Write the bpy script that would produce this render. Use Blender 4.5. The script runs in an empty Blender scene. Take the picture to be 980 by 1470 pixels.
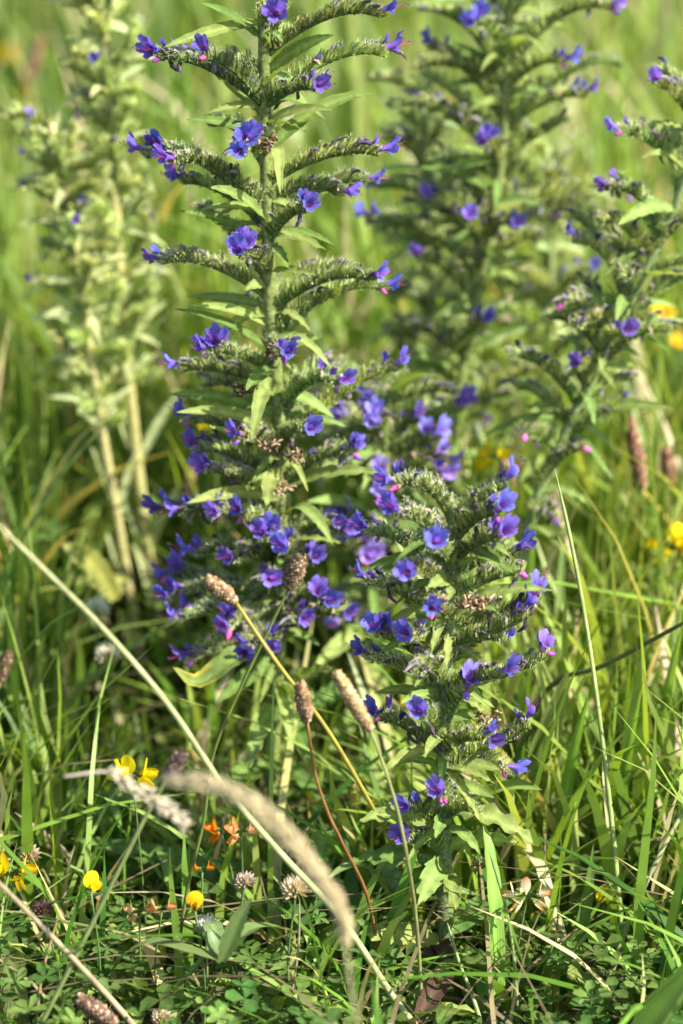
import bpy, math, random
import numpy as np
from mathutils import Vector, Matrix

# ------------------------------------------------------------------ camera, sky, sun, exposure
scene = bpy.context.scene
C = scene.collection
PITCH = math.radians(20.0)
CAM_H = 0.876
FPX = 4320.0                       # focal length in pixels of the 980 x 1470 photograph
cam_data = bpy.data.cameras.new('camera')
cam = bpy.data.objects.new('camera', cam_data)
C.objects.link(cam)
cam.location = (0, 0, CAM_H)
cam.rotation_euler = (math.pi / 2 - PITCH, 0, 0)
cam_data.sensor_fit = 'VERTICAL'
cam_data.sensor_width = 24
cam_data.sensor_height = 36
cam_data.lens = FPX / 1470 * 36
cam_data.clip_start = 0.05
cam_data.clip_end = 500
cam_data.dof.use_dof = True
cam_data.dof.focus_distance = 1.745
cam_data.dof.aperture_fstop = 3.7
cam_data.dof.aperture_blades = 0
scene.camera = cam

SUN_TO = Vector((0.68, -0.38, 0.74)).normalized()     # towards the sun: high, from the right, a little to the front
elev = math.asin(SUN_TO.z)
azim = math.atan2(SUN_TO.x, SUN_TO.y)
world = bpy.data.worlds.new('World')
scene.world = world
world.use_nodes = True
wn = world.node_tree
bg = wn.nodes['Background']
sky = wn.nodes.new('ShaderNodeTexSky')
sky.sky_type = 'NISHITA'
sky.sun_disc = False
sky.sun_elevation = elev
sky.sun_rotation = azim
wn.links.new(sky.outputs[0], bg.inputs[0])
bg.inputs[1].default_value = 0.11
sun_data = bpy.data.lights.new('sun', 'SUN')
sun_data.energy = 5.0
sun_data.angle = math.radians(0.53)
sun_data.color = (1.0, 0.95, 0.84)
sun = bpy.data.objects.new('sun', sun_data)
C.objects.link(sun)
sun.rotation_euler = (-SUN_TO).to_track_quat('-Z', 'Y').to_euler()
sun.location = (3, 1, 5)

scene.view_settings.view_transform = 'Standard'
scene.view_settings.look = 'None'
scene.view_settings.gamma = 1.0
scene.view_settings.exposure = 1.45
scene.render.engine = 'CYCLES'
scene.cycles.use_denoising = True
scene.cycles.max_bounces = 8
scene.cycles.diffuse_bounces = 4
scene.cycles.transmission_bounces = 6
scene.cycles.caustics_reflective = False
scene.cycles.caustics_refractive = False

# ------------------------------------------------------------------ helpers
RND = random.Random(11)
U = RND.uniform
UP = Vector((0, 0, 1))
sp, cp = math.sin(PITCH), math.cos(PITCH)


def at(px, py, Y):
    """The point on the upright plane at distance Y that the photograph shows at (px, py)."""
    u = (px - 490) / FPX
    v = (735 - py) / FPX
    dy = cp + v * sp
    t = Y / dy
    return Vector((u * t, Y, CAM_H + (-sp + v * cp) * t))


def vrand(r):
    return Vector((U(-r, r), U(-r, r), U(-r, r)))


def bez(a, b, c, d, t):
    s = 1 - t
    return a * (s * s * s) + b * (3 * s * s * t) + c * (3 * s * t * t) + d * (t * t * t)


def smooth_path(pts, n):
    """Catmull-Rom through pts."""
    P = [pts[0] * 2 - pts[1]] + list(pts) + [pts[-1] * 2 - pts[-2]]
    out = []
    m = len(pts) - 1
    for i in range(n + 1):
        s = i / n * m
        k = min(int(s), m - 1)
        t = s - k
        a, b, c, d = P[k:k + 4]
        out.append(0.5 * ((2 * b) + (c - a) * t + (2 * a - 5 * b + 4 * c - d) * t * t
                          + (3 * b - a - 3 * c + d) * t * t * t))
    return out


class MB:
    """Collects faces with a colour per vertex; build() makes one mesh object of them."""

    def __init__(self):
        self.v, self.f, self.c, self.m = [], [], [], []

    def vert(self, p, col, a=0.5):
        self.v.append((p[0], p[1], p[2]))
        self.c.append((col[0], col[1], col[2], a))
        return len(self.v) - 1

    def face(self, idx, m=0):
        self.f.append(idx)
        self.m.append(m)

    def hair(self, p, d, w, col, m=0):
        s = d.cross(Vector((0.3, 0.5, 0.8)))
        if s.length < 1e-9:
            return
        s = s.normalized() * w
        a = self.vert(p - s, col)
        b = self.vert(p + s, col)
        c = self.vert(p + d, col)
        self.face((a, b, c), m)

    def tube(self, pts, rad, sides, col, m=0, cap=True):
        n = len(pts)
        ref = Vector((0.21, 0.95, 0.13))
        rings = []
        for i, p in enumerate(pts):
            t = (pts[min(i + 1, n - 1)] - pts[max(i - 1, 0)]).normalized()
            a = t.cross(ref)
            if a.length < 0.05:
                a = t.cross(Vector((1, 0, 0)))
            a.normalize()
            b = t.cross(a)
            r = rad(i / (n - 1)) if callable(rad) else rad
            cc = col(i / (n - 1)) if callable(col) else col
            ring = []
            for k in range(sides):
                an = 2 * math.pi * k / sides
                ring.append(self.vert(p + a * (r * math.cos(an)) + b * (r * math.sin(an)), cc, k / sides))
            rings.append(ring)
        for i in range(n - 1):
            for k in range(sides):
                k2 = (k + 1) % sides
                self.face((rings[i][k], rings[i][k2], rings[i + 1][k2], rings[i + 1][k]), m)
        if cap:
            self.face(tuple(rings[-1]), m)
            self.face(tuple(reversed(rings[0])), m)

    def leaf(self, pts, W, up, col, rib=None, fold=0.25, wavy=0.0, waves=5.0, seg=16, m=0, tip=0.0, kind='lance',
             twist=0.0, edge=None):
        """A leaf along the path pts (Vectors), W its full width."""
        path = smooth_path(pts, seg)
        offs = (-1, -0.5, 0, 0.5, 1)
        ph = U(0, 6.28)
        L = sum((path[i + 1] - path[i]).length for i in range(seg))
        rows = []
        rib = rib or [min(1, x * 1.35) for x in col]
        for i, p in enumerate(path):
            t = i / seg
            tg = (path[min(i + 1, seg)] - path[max(i - 1, 0)]).normalized()
            s = tg.cross(up)
            if s.length < 0.05:
                s = tg.cross(Vector((0, 1, 0.2)))
            s.normalize()
            n = s.cross(tg)
            if twist:
                q = Matrix.Rotation(twist * t, 3, tg)
                s = q @ s
                n = q @ n
            if kind == 'lance':
                w = max(0.0, math.sin(math.pi * min(1, (0.07 + 0.93 * t)) ** 0.85)) ** 0.8
            elif kind == 'blade':
                w = (1 - t ** 3.0) * (0.75 + 0.25 * min(1, t * 3))
            else:
                w = max(0.0, math.sin(math.pi * (0.04 + 0.96 * t))) ** 0.6
            w *= W / 2
            row = []
            for o in offs:
                lift = fold * abs(o) * w + wavy * abs(o) ** 2 * math.sin(waves * 6.28 * t + ph + (1.7 if o > 0 else 0)) * min(1, 4 * t)
                q = p + s * (o * w * (1 + 0.08 * math.sin(waves * 9 * t + ph * o))) + n * lift
                cc = rib if o == 0 else col
                if edge and t > 0.55 and abs(o) == 1:
                    cc = edge
                row.append(self.vert(q, cc, 0.5 + o * 0.5))
            rows.append(row)
        for i in range(seg):
            for k in range(4):
                self.face((rows[i][k], rows[i][k + 1], rows[i + 1][k + 1], rows[i + 1][k]), m)
        return path

    def mesh(self, name, mats):
        me = bpy.data.meshes.new(name)
        me.from_pydata(self.v, [], self.f)
        for mt in mats:
            me.materials.append(mt)
        if len(mats) > 1:
            me.polygons.foreach_set('material_index', self.m)
        me.polygons.foreach_set('use_smooth', [True] * len(self.f))
        at_ = me.color_attributes.new('Col', 'FLOAT_COLOR', 'POINT')
        at_.data.foreach_set('color', np.array(self.c, dtype=np.float32).ravel())
        me.update()
        return me

    def build(self, name, mats, parent=None, matrix=None):
        o = bpy.data.objects.new(name, self.mesh(name, mats))
        C.objects.link(o)
        if parent is not None:
            o.parent = parent
        if matrix is not None:
            o.matrix_basis = matrix
        return o


def tag(o, label=None, cat=None, group=None, kind=None):
    if label:
        o['label'] = label
    if cat:
        o['category'] = cat
    if group:
        o['group'] = group
    if kind:
        o['kind'] = kind
    return o


def empty(name, loc):
    o = bpy.data.objects.new(name, None)
    o.empty_display_size = 0.02
    C.objects.link(o)
    o.location = loc
    return o


def put(name, me, parent, matrix):
    o = bpy.data.objects.new(name, me)
    C.objects.link(o)
    o.parent = parent
    o.matrix_basis = matrix
    return o


def frame(origin, x, up):
    x = x.normalized()
    y = up.cross(x)
    if y.length < 0.05:
        y = Vector((0, 1, 0)).cross(x)
    y.normalize()
    z = x.cross(y)
    m = Matrix((x, y, z)).transposed().to_4x4()
    m.translation = origin
    return m


# ------------------------------------------------------------------ materials
def plant_mat(name, trans, rough=0.5, spec=0.3, warm=(1.15, 1.1, 0.55), vary=0.12, stripe=0.0, noise=90.0, namp=0.35,
              hue=0.02, bump=0.0):
    m = bpy.data.materials.new(name)
    m.use_nodes = True
    nt = m.node_tree
    N, L = nt.nodes, nt.links
    for n in list(N):
        N.remove(n)
    out = N.new('ShaderNodeOutputMaterial')
    att = N.new('ShaderNodeAttribute')
    att.attribute_name = 'Col'
    col = att.outputs['Color']
    tc = N.new('ShaderNodeTexCoord')
    nz = N.new('ShaderNodeTexNoise')
    nz.inputs['Scale'].default_value = noise
    nz.inputs['Detail'].default_value = 3
    L.new(tc.outputs['Object'], nz.inputs['Vector'])
    mr = N.new('ShaderNodeMapRange')
    mr.inputs['From Min'].default_value = 0.25
    mr.inputs['From Max'].default_value = 0.75
    mr.inputs['To Min'].default_value = 1 - namp
    mr.inputs['To Max'].default_value = 1 + namp
    L.new(nz.outputs['Fac'], mr.inputs['Value'])
    val = mr.outputs['Result']
    if stripe:
        mm = N.new('ShaderNodeMath')
        mm.operation = 'MULTIPLY'
        mm.inputs[1].default_value = 46.0
        L.new(att.outputs['Alpha'], mm.inputs[0])
        sn = N.new('ShaderNodeMath')
        sn.operation = 'SINE'
        L.new(mm.outputs[0], sn.inputs[0])
        ma = N.new('ShaderNodeMath')
        ma.operation = 'MULTIPLY_ADD'
        ma.inputs[1].default_value = stripe
        L.new(sn.outputs[0], ma.inputs[0])
        L.new(val, ma.inputs[2])
        val = ma.outputs[0]
    oi = N.new('ShaderNodeObjectInfo')
    hs = N.new('ShaderNodeHueSaturation')
    r1 = N.new('ShaderNodeMapRange')
    r1.inputs['To Min'].default_value = 0.5 - hue
    r1.inputs['To Max'].default_value = 0.5 + hue
    L.new(oi.outputs['Random'], r1.inputs['Value'])
    L.new(r1.outputs['Result'], hs.inputs['Hue'])
    r2 = N.new('ShaderNodeMath')
    r2.operation = 'MULTIPLY'
    r2.inputs[1].default_value = 7.31
    L.new(oi.outputs['Random'], r2.inputs[0])
    r3 = N.new('ShaderNodeMath')
    r3.operation = 'FRACT'
    L.new(r2.outputs[0], r3.inputs[0])
    r4 = N.new('ShaderNodeMapRange')
    r4.inputs['To Min'].default_value = 1 - vary
    r4.inputs['To Max'].default_value = 1 + vary
    L.new(r3.outputs[0], r4.inputs['Value'])
    mv = N.new('ShaderNodeMath')
    mv.operation = 'MULTIPLY'
    L.new(r4.outputs['Result'], mv.inputs[0])
    L.new(val, mv.inputs[1])
    L.new(mv.outputs[0], hs.inputs['Value'])
    L.new(col, hs.inputs['Color'])
    pr = N.new('ShaderNodeBsdfPrincipled')
    L.new(hs.outputs['Color'], pr.inputs['Base Color'])
    pr.inputs['Roughness'].default_value = rough
    pr.inputs['Specular IOR Level'].default_value = spec
    if bump:
        bp = N.new('ShaderNodeBump')
        bp.inputs['Strength'].default_value = bump
        bp.inputs['Distance'].default_value = 0.001
        L.new(nz.outputs['Fac'], bp.inputs['Height'])
        L.new(bp.outputs['Normal'], pr.inputs['Normal'])
    tr = N.new('ShaderNodeBsdfTranslucent')
    mx = N.new('ShaderNodeMix')
    mx.data_type = 'RGBA'
    mx.blend_type = 'MULTIPLY'
    mx.inputs['Factor'].default_value = 1.0
    L.new(hs.outputs['Color'], mx.inputs['A'])
    mx.inputs['B'].default_value = (*warm, 1)
    L.new(mx.outputs['Result'], tr.inputs['Color'])
    ms = N.new('ShaderNodeMixShader')
    ms.inputs['Fac'].default_value = trans
    L.new(pr.outputs[0], ms.inputs[1])
    L.new(tr.outputs[0], ms.inputs[2])
    L.new(ms.outputs[0], out.inputs['Surface'])
    return m


M_LEAF = plant_mat('hairy_leaf', 0.42, rough=0.75, spec=0.15, warm=(1.35, 1.3, 0.6), noise=160, namp=0.3, bump=0.5)
M_CYME = plant_mat('green_calyx', 0.36, rough=0.6, spec=0.25, warm=(1.35, 1.3, 0.6), noise=240, namp=0.35, vary=0.18)
M_STEM = plant_mat('bristly_stem', 0.12, rough=0.6, spec=0.25, noise=420, namp=0.55, vary=0.05)
M_PETAL = plant_mat('violet_petal', 0.42, rough=0.5, spec=0.2, warm=(1.25, 1.0, 1.15), noise=300, namp=0.25, vary=0.3,
                    hue=0.022)
M_YELLOW = plant_mat('yellow_petal', 0.4, rough=0.45, spec=0.2, warm=(1.05, 1.05, 0.6), noise=260, namp=0.15, hue=0.006)
M_DRY = plant_mat('dry_brown', 0.12, rough=0.8, spec=0.1, warm=(1.1, 1, 0.8), noise=350, namp=0.4, bump=0.6, hue=0.006)
M_GRASS = plant_mat('grass_blade', 0.45, rough=0.42, spec=0.35, warm=(1.35, 1.25, 0.5), noise=45, namp=0.25, stripe=0.10)
M_STALK = plant_mat('smooth_stalk', 0.15, rough=0.5, spec=0.3, noise=120, namp=0.3, stripe=0.06)

# base colours (linear)
G_SEPAL = (0.165, 0.225, 0.060)
G_SEPAL2 = (0.30, 0.36, 0.13)
G_LEAF = (0.125, 0.195, 0.045)
G_LEAFL = (0.23, 0.30, 0.085)
G_STEM = (0.145, 0.195, 0.055)
HAIRC = (0.68, 0.70, 0.48)
VIOLET = (0.140, 0.125, 0.60)
VDEEP = (0.065, 0.055, 0.34)
MAGENTA = (0.34, 0.10, 0.52)
PINK = (0.62, 0.14, 0.42)
RED = (0.50, 0.05, 0.12)


def shade(c, lo, hi):
    g = U(lo, hi)
    return tuple(q * g for q in c)


def mixc(a, b, t):
    return tuple(x + (y - x) * t for x, y in zip(a, b))


# ------------------------------------------------------------------ ground
def build_ground():
    n = 140
    xs = np.sign(np.linspace(-1, 1, n)) * np.abs(np.linspace(-1, 1, n)) ** 3 * 120
    ys = np.sign(np.linspace(-1, 1, n)) * np.abs(np.linspace(-1, 1, n)) ** 3 * 120 + 2
    X, Y = np.meshgrid(xs, ys)
    Z = -0.012 + 0.006 * np.sin(X * 9.1 + Y * 4.3) + 0.005 * np.sin(X * 3.7 - Y * 11.2)
    v = np.stack([X.ravel(), Y.ravel(), Z.ravel()], 1)
    f = [(j * n + i, j * n + i + 1, (j + 1) * n + i + 1, (j + 1) * n + i) for j in range(n - 1) for i in range(n - 1)]
    me = bpy.data.meshes.new('ground')
    me.from_pydata(v.tolist(), [], f)
    m = bpy.data.materials.new('soil_and_thatch')
    m.use_nodes = True
    N, L = m.node_tree.nodes, m.node_tree.links
    pr = N['Principled BSDF']
    pr.inputs['Roughness'].default_value = 0.95
    tc = N.new('ShaderNodeTexCoord')
    nz = N.new('ShaderNodeTexNoise')
    nz.inputs['Scale'].default_value = 60
    nz.inputs['Detail'].default_value = 6
    L.new(tc.outputs['Object'], nz.inputs['Vector'])
    cr = N.new('ShaderNodeValToRGB')
    cr.color_ramp.elements[0].position = 0.35
    cr.color_ramp.elements[0].color = (0.03, 0.035, 0.012, 1)
    cr.color_ramp.elements[1].position = 0.7
    cr.color_ramp.elements[1].color = (0.10, 0.10, 0.04, 1)
    L.new(nz.outputs['Fac'], cr.inputs['Fac'])
    L.new(cr.outputs['Color'], pr.inputs['Base Color'])
    me.materials.append(m)
    o = bpy.data.objects.new('ground', me)
    C.objects.link(o)
    o['kind'] = 'structure'


build_ground()

# ------------------------------------------------------------------ the mass of meadow grass
rng = np.random.default_rng(5)


def blades(name, x, y, h, w, lean, cols, label, cat, seg=5, az=None):
    """Many grass blades as one mesh."""
    n = len(x)
    th = rng.uniform(0, 2 * math.pi, n)                 # the way a blade leans
    fa = th + math.pi / 2 + rng.normal(0, 0.5, n)       # the way its width runs
    t = np.linspace(0, 1, seg + 1)
    prof = np.array([0.75, 1.0, 0.95, 0.78, 0.5, 0.05]) if seg == 5 else (1 - t ** 2.2) * 0.95 + 0.04
    V = np.zeros((n, seg + 1, 2, 3), np.float32)
    tt = t[None, :]
    fwd = lean[:, None] * h[:, None] * (tt ** 1.9)
    up = h[:, None] * (tt - 0.30 * np.minimum(lean, 1.4)[:, None] * tt ** 2.6)
    wig = rng.normal(0, 0.03, (n, 1)) * h[:, None] * np.sin(tt * 5)
    cx = x[:, None] + np.cos(th)[:, None] * fwd + np.cos(fa)[:, None] * wig
    cy = y[:, None] + np.sin(th)[:, None] * fwd + np.sin(fa)[:, None] * wig
    hw = w[:, None] * prof[None, :] * 0.5
    for s, sg in ((0, -1), (1, 1)):
        V[:, :, s, 0] = cx + sg * hw * np.cos(fa)[:, None]
        V[:, :, s, 1] = cy + sg * hw * np.sin(fa)[:, None]
        V[:, :, s, 2] = up - 0.012
    Cc = np.ones((n, seg + 1, 2, 4), np.float32)
    Cc[..., :3] = cols[:, None, None, :]
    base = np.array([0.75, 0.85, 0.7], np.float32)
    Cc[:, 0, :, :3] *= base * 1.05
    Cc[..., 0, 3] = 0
    Cc[..., 1, 3] = 1
    idx = np.arange(n * (seg + 1) * 2).reshape(n, seg + 1, 2)
    F = np.stack([idx[:, :-1, 0], idx[:, :-1, 1], idx[:, 1:, 1], idx[:, 1:, 0]], -1).reshape(-1, 4)
    me = bpy.data.meshes.new(name)
    nv, nf = n * (seg + 1) * 2, len(F)
    me.vertices.add(nv)
    me.vertices.foreach_set('co', V.ravel())
    me.loops.add(nf * 4)
    me.loops.foreach_set('vertex_index', F.ravel().astype(np.int32))
    me.polygons.add(nf)
    me.polygons.foreach_set('loop_start', np.arange(0, nf * 4, 4, dtype=np.int32))
    me.polygons.foreach_set('use_smooth', np.ones(nf, bool))
    me.update(calc_edges=True)
    a = me.color_attributes.new('Col', 'FLOAT_COLOR', 'POINT')
    a.data.foreach_set('color', Cc.ravel())
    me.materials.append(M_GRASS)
    o = bpy.data.objects.new(name, me)
    C.objects.link(o)
    tag(o, label, cat, kind='stuff')
    return o


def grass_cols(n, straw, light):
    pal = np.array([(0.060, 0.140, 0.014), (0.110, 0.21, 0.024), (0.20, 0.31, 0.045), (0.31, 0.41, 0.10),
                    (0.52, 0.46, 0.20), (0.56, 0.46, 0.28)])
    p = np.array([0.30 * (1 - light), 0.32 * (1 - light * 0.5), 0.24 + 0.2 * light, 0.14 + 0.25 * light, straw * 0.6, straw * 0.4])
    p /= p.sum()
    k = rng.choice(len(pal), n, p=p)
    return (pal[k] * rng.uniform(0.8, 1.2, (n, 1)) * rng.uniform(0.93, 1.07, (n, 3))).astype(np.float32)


def scatter(n, y0, y1, margin, slope=0.125):
    y = rng.uniform(y0, y1, n * 3)
    keep = rng.uniform(0, 1, n * 3) < (margin + slope * y) / (margin + slope * y1)
    y = y[keep][:n]
    x = rng.uniform(-1, 1, len(y)) * (margin + slope * y)
    return x, y


# the far meadow behind the plants: tall, pale, leaning; ranker and darker towards the left
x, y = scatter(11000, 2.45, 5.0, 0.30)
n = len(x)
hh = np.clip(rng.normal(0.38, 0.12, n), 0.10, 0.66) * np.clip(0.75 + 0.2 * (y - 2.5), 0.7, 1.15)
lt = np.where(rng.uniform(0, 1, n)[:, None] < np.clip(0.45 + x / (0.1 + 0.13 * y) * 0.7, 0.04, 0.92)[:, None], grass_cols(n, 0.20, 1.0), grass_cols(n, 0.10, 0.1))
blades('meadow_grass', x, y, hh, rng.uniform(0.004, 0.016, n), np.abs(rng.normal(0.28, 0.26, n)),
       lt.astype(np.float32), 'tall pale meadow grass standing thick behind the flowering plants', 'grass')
# the grass of the middle distance, thinner in the gap between the two main plants
x, y = scatter(10500, 1.62, 2.5, 0.34)
gap = np.exp(-((x / y * 1.72 + 0.01) / 0.075) ** 2) * (y < 1.95)
keep = rng.uniform(0, 1, len(x)) > gap * 0.6
x, y, gap = x[keep], y[keep], gap[keep]
n = len(x)
hh = np.clip(rng.normal(1.0, 0.35, n), 0.3, 1.9) * np.clip(0.13 + 0.20 * (y - 1.62), 0.12, 0.27) * (1 - 0.4 * gap)
hh *= 1 - 0.72 * np.exp(-((x / y + 0.072) / 0.030) ** 2) * (y < 2.08)      # trodden down before the pale stems
blades('meadow_grass', x, y, hh, rng.uniform(0.003, 0.0100, n), np.abs(rng.normal(0.34, 0.28, n)),
       grass_cols(n, 0.13, 0.72), 'mid height green grass around the feet of the rear bugloss plants', 'grass')
# short grass at the front
x, y = scatter(3200, 1.2, 1.66, 0.38)
for (px, py, Y, r) in ((756, 1284, 1.545, 0.022), (866, 1294, 1.62, 0.016), (130, 1275, 1.52, 0.016), (280, 1304, 1.52, 0.016), (296, 1330, 1.53, 0.014), (425, 1276, 1.53, 0.016),
                       (352, 1265, 1.55, 0.014), (190, 1112, 1.62, 0.018), (330, 1190, 1.62, 0.02), (18, 1250, 1.60, 0.02), (640, 1330, 1.597, 0.032), (795, 1350, 1.56, 0.012), (210, 1305, 1.55, 0.016), (330, 1190, 1.72, 0.02)):
    q = at(px, py, Y)
    keep = ~((np.abs(x - q.x * y / Y) < r) & (y < Y + 0.01) & (y > Y - 0.22))
    x, y = x[keep], y[keep]
n = len(x)
hh = np.clip(rng.normal(0.095, 0.05, n), 0.03, 0.22) * np.where(y < 1.5, 0.7, 1.0)
blades('meadow_grass', x, y, hh, rng.uniform(0.002, 0.0085, n), np.abs(rng.normal(0.6, 0.4, n)),
       grass_cols(n, 0.14, 0.4), 'short dark turf between the clover leaves at the foot of the front plant', 'grass')
# dead straw lying in the turf
x, y = scatter(750, 1.42, 2.4, 0.35)
n = len(x)
sc_ = np.tile(np.array([[0.30, 0.25, 0.13]]), (n, 1)) * rng.uniform(0.5, 1.2, (n, 1))
blades('dead_straw', x, y, rng.uniform(0.06, 0.16, n), rng.uniform(0.001, 0.003, n), rng.uniform(1.2, 2.6, n),
       sc_.astype(np.float32), 'dead straw and withered stems lying in the turf', 'straw')


# ------------------------------------------------------------------ clover and trefoil leaves at ground level
def ground_cover(n, y0, y1, margin, zmax, size, label, dark):
    mb = MB()
    for _ in range(n):
        y = U(y0, y1)
        x = U(-1, 1) * (margin + 0.125 * y)
        z = U(0.01, 1) ** 1.1 * zmax
        if y < 1.62 and abs(x - 0.062) < 0.035:       # the foot of the front plant stands free
            z *= 0.25
        top = Vector((x + U(-0.02, 0.02), y + U(-0.02, 0.02), z))
        g = U(0.7, 1.25)
        col = (0.065 * g * U(0.8, 1.4), 0.150 * g, 0.026 * g) if U(0, 1) < dark else (0.15 * g, 0.24 * g, 0.05 * g)
        root = Vector((x, y, -0.012))
        mb.hair(root, top - root, 0.0006, (0.10, 0.15, 0.05))
        nrm = (UP + vrand(0.5)).normalized()
        k0 = U(0, 6.28)
        s = U(0.6, 1.3) * size
        a = nrm.cross(Vector((1, 0.1, 0))).normalized()
        b = nrm.cross(a)
        nl = 3 if U(0, 1) < 0.6 else 5
        for k in range(nl):
            an = k0 + 6.283 * k / nl
            d = (a * math.cos(an) + b * math.sin(an) + nrm * U(-0.1, 0.45)).normalized()
            sd = nrm.cross(d).normalized()
            w = s * (0.42 if nl == 3 else 0.28)
            c0 = mixc(col, (0.2, 0.28, 0.1), 0.25)
            i0 = mb.vert(top, c0, 0.5)
            i1 = mb.vert(top + d * s * 0.55 + sd * w + nrm * s * 0.12, col, 0.9)
            i2 = mb.vert(top + d * s * 0.95 + sd * w * 0.55 + nrm * s * 0.08, col, 0.8)
            i3 = mb.vert(top + d * s * 1.0, c0, 0.5)
            i4 = mb.vert(top + d * s * 0.95 - sd * w * 0.55 + nrm * s * 0.08, col, 0.2)
            i5 = mb.vert(top + d * s * 0.55 - sd * w + nrm * s * 0.12, col, 0.1)
            mb.face((i0, i1, i2, i3))
            mb.face((i0, i3, i4, i5))
    o = mb.build('ground_cover', [M_LEAF])
    tag(o, label, 'ground cover', kind='stuff')


ground_cover(1700, 1.33, 1.80, 0.12, 0.055, 0.0092, 'low blue green trefoil and clover leaves carpeting the ground', 0.7)
ground_cover(1200, 1.9, 2.6, 0.15, 0.16, 0.014, 'taller clover leaves in the grass behind the front plants', 0.5)


# ------------------------------------------------------------------ flowers of the bugloss
def flower_mesh(seed, size=0.0143, deep=0.0, pale=0.0):
    r = random.Random(seed)
    mb = MB()
    seg, rings = 30, 8
    ph = r.uniform(-0.2, 0.2)
    openness = r.uniform(0.8, 1.2)
    R = []
    lob = [r.uniform(0.85, 1.15) for _ in range(5)]
    for i in range(rings + 1):
        s = i / rings
        row = []
        for k in range(seg):
            an = 2 * math.pi * k / seg
            lo = an * 5 / (2 * math.pi)
            li = int(lo) % 5
            lf = abs(math.cos((lo % 1 - 0.5) * math.pi)) ** 0.6          # 1 in the middle of a lobe, 0 in a notch
            upf = 0.5 + 0.5 * math.sin(an)                                # 1 on top
            flare = max(0, s - 0.55) / 0.45
            length = size * (0.70 + 0.36 * upf)
            x = length * s * (1 - flare * 0.22 * (1 - lf)) - flare * flare * size * 0.05 * (1 - upf)
            rad = size * (0.07 + 0.17 * s ** 1.1 + 0.20 * flare ** 1.4 * openness * (0.55 + 0.45 * lf) * lob[li])
            rad *= 1 + 0.07 * math.sin(an * 11 + seed) * flare
            y = rad * math.cos(an + ph)
            z = rad * math.sin(an + ph) * 0.92 + size * 0.10 * s * s
            vein = 0.8 + 0.2 * abs(math.cos((lo % 1 - 0.5) * math.pi * 3))
            c = mixc(MAGENTA, VIOLET, min(1, s * 1.25))
            c = mixc(mixc(c, VDEEP, deep), (0.40, 0.33, 0.86), pale)
            c = mixc(c, (0.36, 0.30, 0.86), 0.40 * flare * lf)
            c = tuple(q * vein for q in c)
            row.append(mb.vert((x, y, z), c))
        R.append(row)
    for i in range(rings):
        for k in range(seg):
            k2 = (k + 1) % seg
            mb.face((R[i][k], R[i][k2], R[i + 1][k2], R[i + 1][k]), 0)
    for k in range(3):                                                    # long red stamens
        a = -2.0 + k * 0.75 + r.uniform(-0.15, 0.15)
        l = size * r.uniform(1.0, 1.32)
        e = Vector((l, math.cos(a) * size * 0.42, math.sin(a) * size * 0.22 + size * 0.14))
        pts = [bez(Vector((0.002, 0, 0)), Vector((l * 0.4, e.y * 0.3, -size * 0.08)), Vector((l * 0.75, e.y * 0.8, e.z * 0.4)), e, q / 5)
               for q in range(6)]
        mb.tube(pts, 0.00013, 4, mixc(PINK, RED, r.uniform(0.2, 0.9)), 0)
        mb.tube([e, e + Vector((0.0006, 0, 0.0006)), e + Vector((0.0012, 0, 0.0005))], lambda t: 0.00036 * (1 - 0.5 * t), 5,
                (0.12, 0.10, 0.22), 0)
    return mb.mesh('flower', [M_PETAL])


def bud_mesh(seed):
    r = random.Random(seed)
    mb = MB()
    l = r.uniform(0.005, 0.008)
    pts = [Vector((l * i / 6, 0, 0.0008 * math.sin(i))) for i in range(7)]
    tip = r.choice([PINK, MAGENTA, (0.55, 0.10, 0.25), VIOLET])
    mb.tube(pts, lambda t: 0.0007 + 0.0012 * math.sin(math.pi * min(1, 0.1 + t * 0.9)) ** 1.2, 8, lambda t: mixc(PINK, tip, t))
    return mb.mesh('flower_bud', [M_PETAL])


def withered_mesh(seed):
    r = random.Random(seed)
    mb = MB()
    l = r.uniform(0.0045, 0.0085)
    dark = r.choice([(0.035, 0.03, 0.075), (0.06, 0.05, 0.09), (0.10, 0.065, 0.045), (0.24, 0.18, 0.12), (0.13, 0.11, 0.15)])
    tipc = r.choice([(0.05, 0.04, 0.16), (0.34, 0.27, 0.18), (0.09, 0.06, 0.09), (0.34, 0.30, 0.28)])
    b = Vector((r.uniform(-0.3, 0.3), r.uniform(-0.6, 0.6), r.uniform(-0.8, 0.2))) * l
    n = 7
    seg = 9
    rows = []
    for i in range(n + 1):
        t = i / n
        c = bez(Vector((0, 0, 0)), Vector((l * 0.4, 0, 0)), Vector((l * 0.8, b.y * 0.3, 0)), Vector((l, 0, 0)) + b, t)
        row = []
        for k in range(seg):
            an = 6.283 * k / seg
            rad = (0.0004 + 0.0008 * math.sin(math.pi * min(1, 0.12 + t * 0.75))) * (1 + 0.45 * math.sin(k * 2.2 + i * 1.3 + seed))
            row.append(mb.vert(c + Vector((r.uniform(-1, 1) * 0.0003, math.cos(an) * rad, math.sin(an) * rad)), mixc(dark, tipc, t * r.uniform(0.4, 1))))
        rows.append(row)
    for i in range(n):
        for k in range(seg):
            k2 = (k + 1) % seg
            mb.face((rows[i][k], rows[i][k2], rows[i + 1][k2], rows[i + 1][k]))
    return mb.mesh('withered_flower', [M_DRY])


FLOWERS = [flower_mesh(s, deep=d) for s, d in ((1, 0.0), (2, 0.25), (3, 0.5), (4, 0.1), (5, 0.7), (6, 0.35))] + [flower_mesh(7, deep=0, pale=0.75), flower_mesh(8, deep=0, pale=0.5)]
CLOSING = [flower_mesh(21, deep=0.8), flower_mesh(22, deep=1.0), flower_mesh(23, deep=0.6)]
BUDS = [bud_mesh(s) for s in range(5)]
WITHERED = [withered_mesh(s) for s in range(9)]


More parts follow.
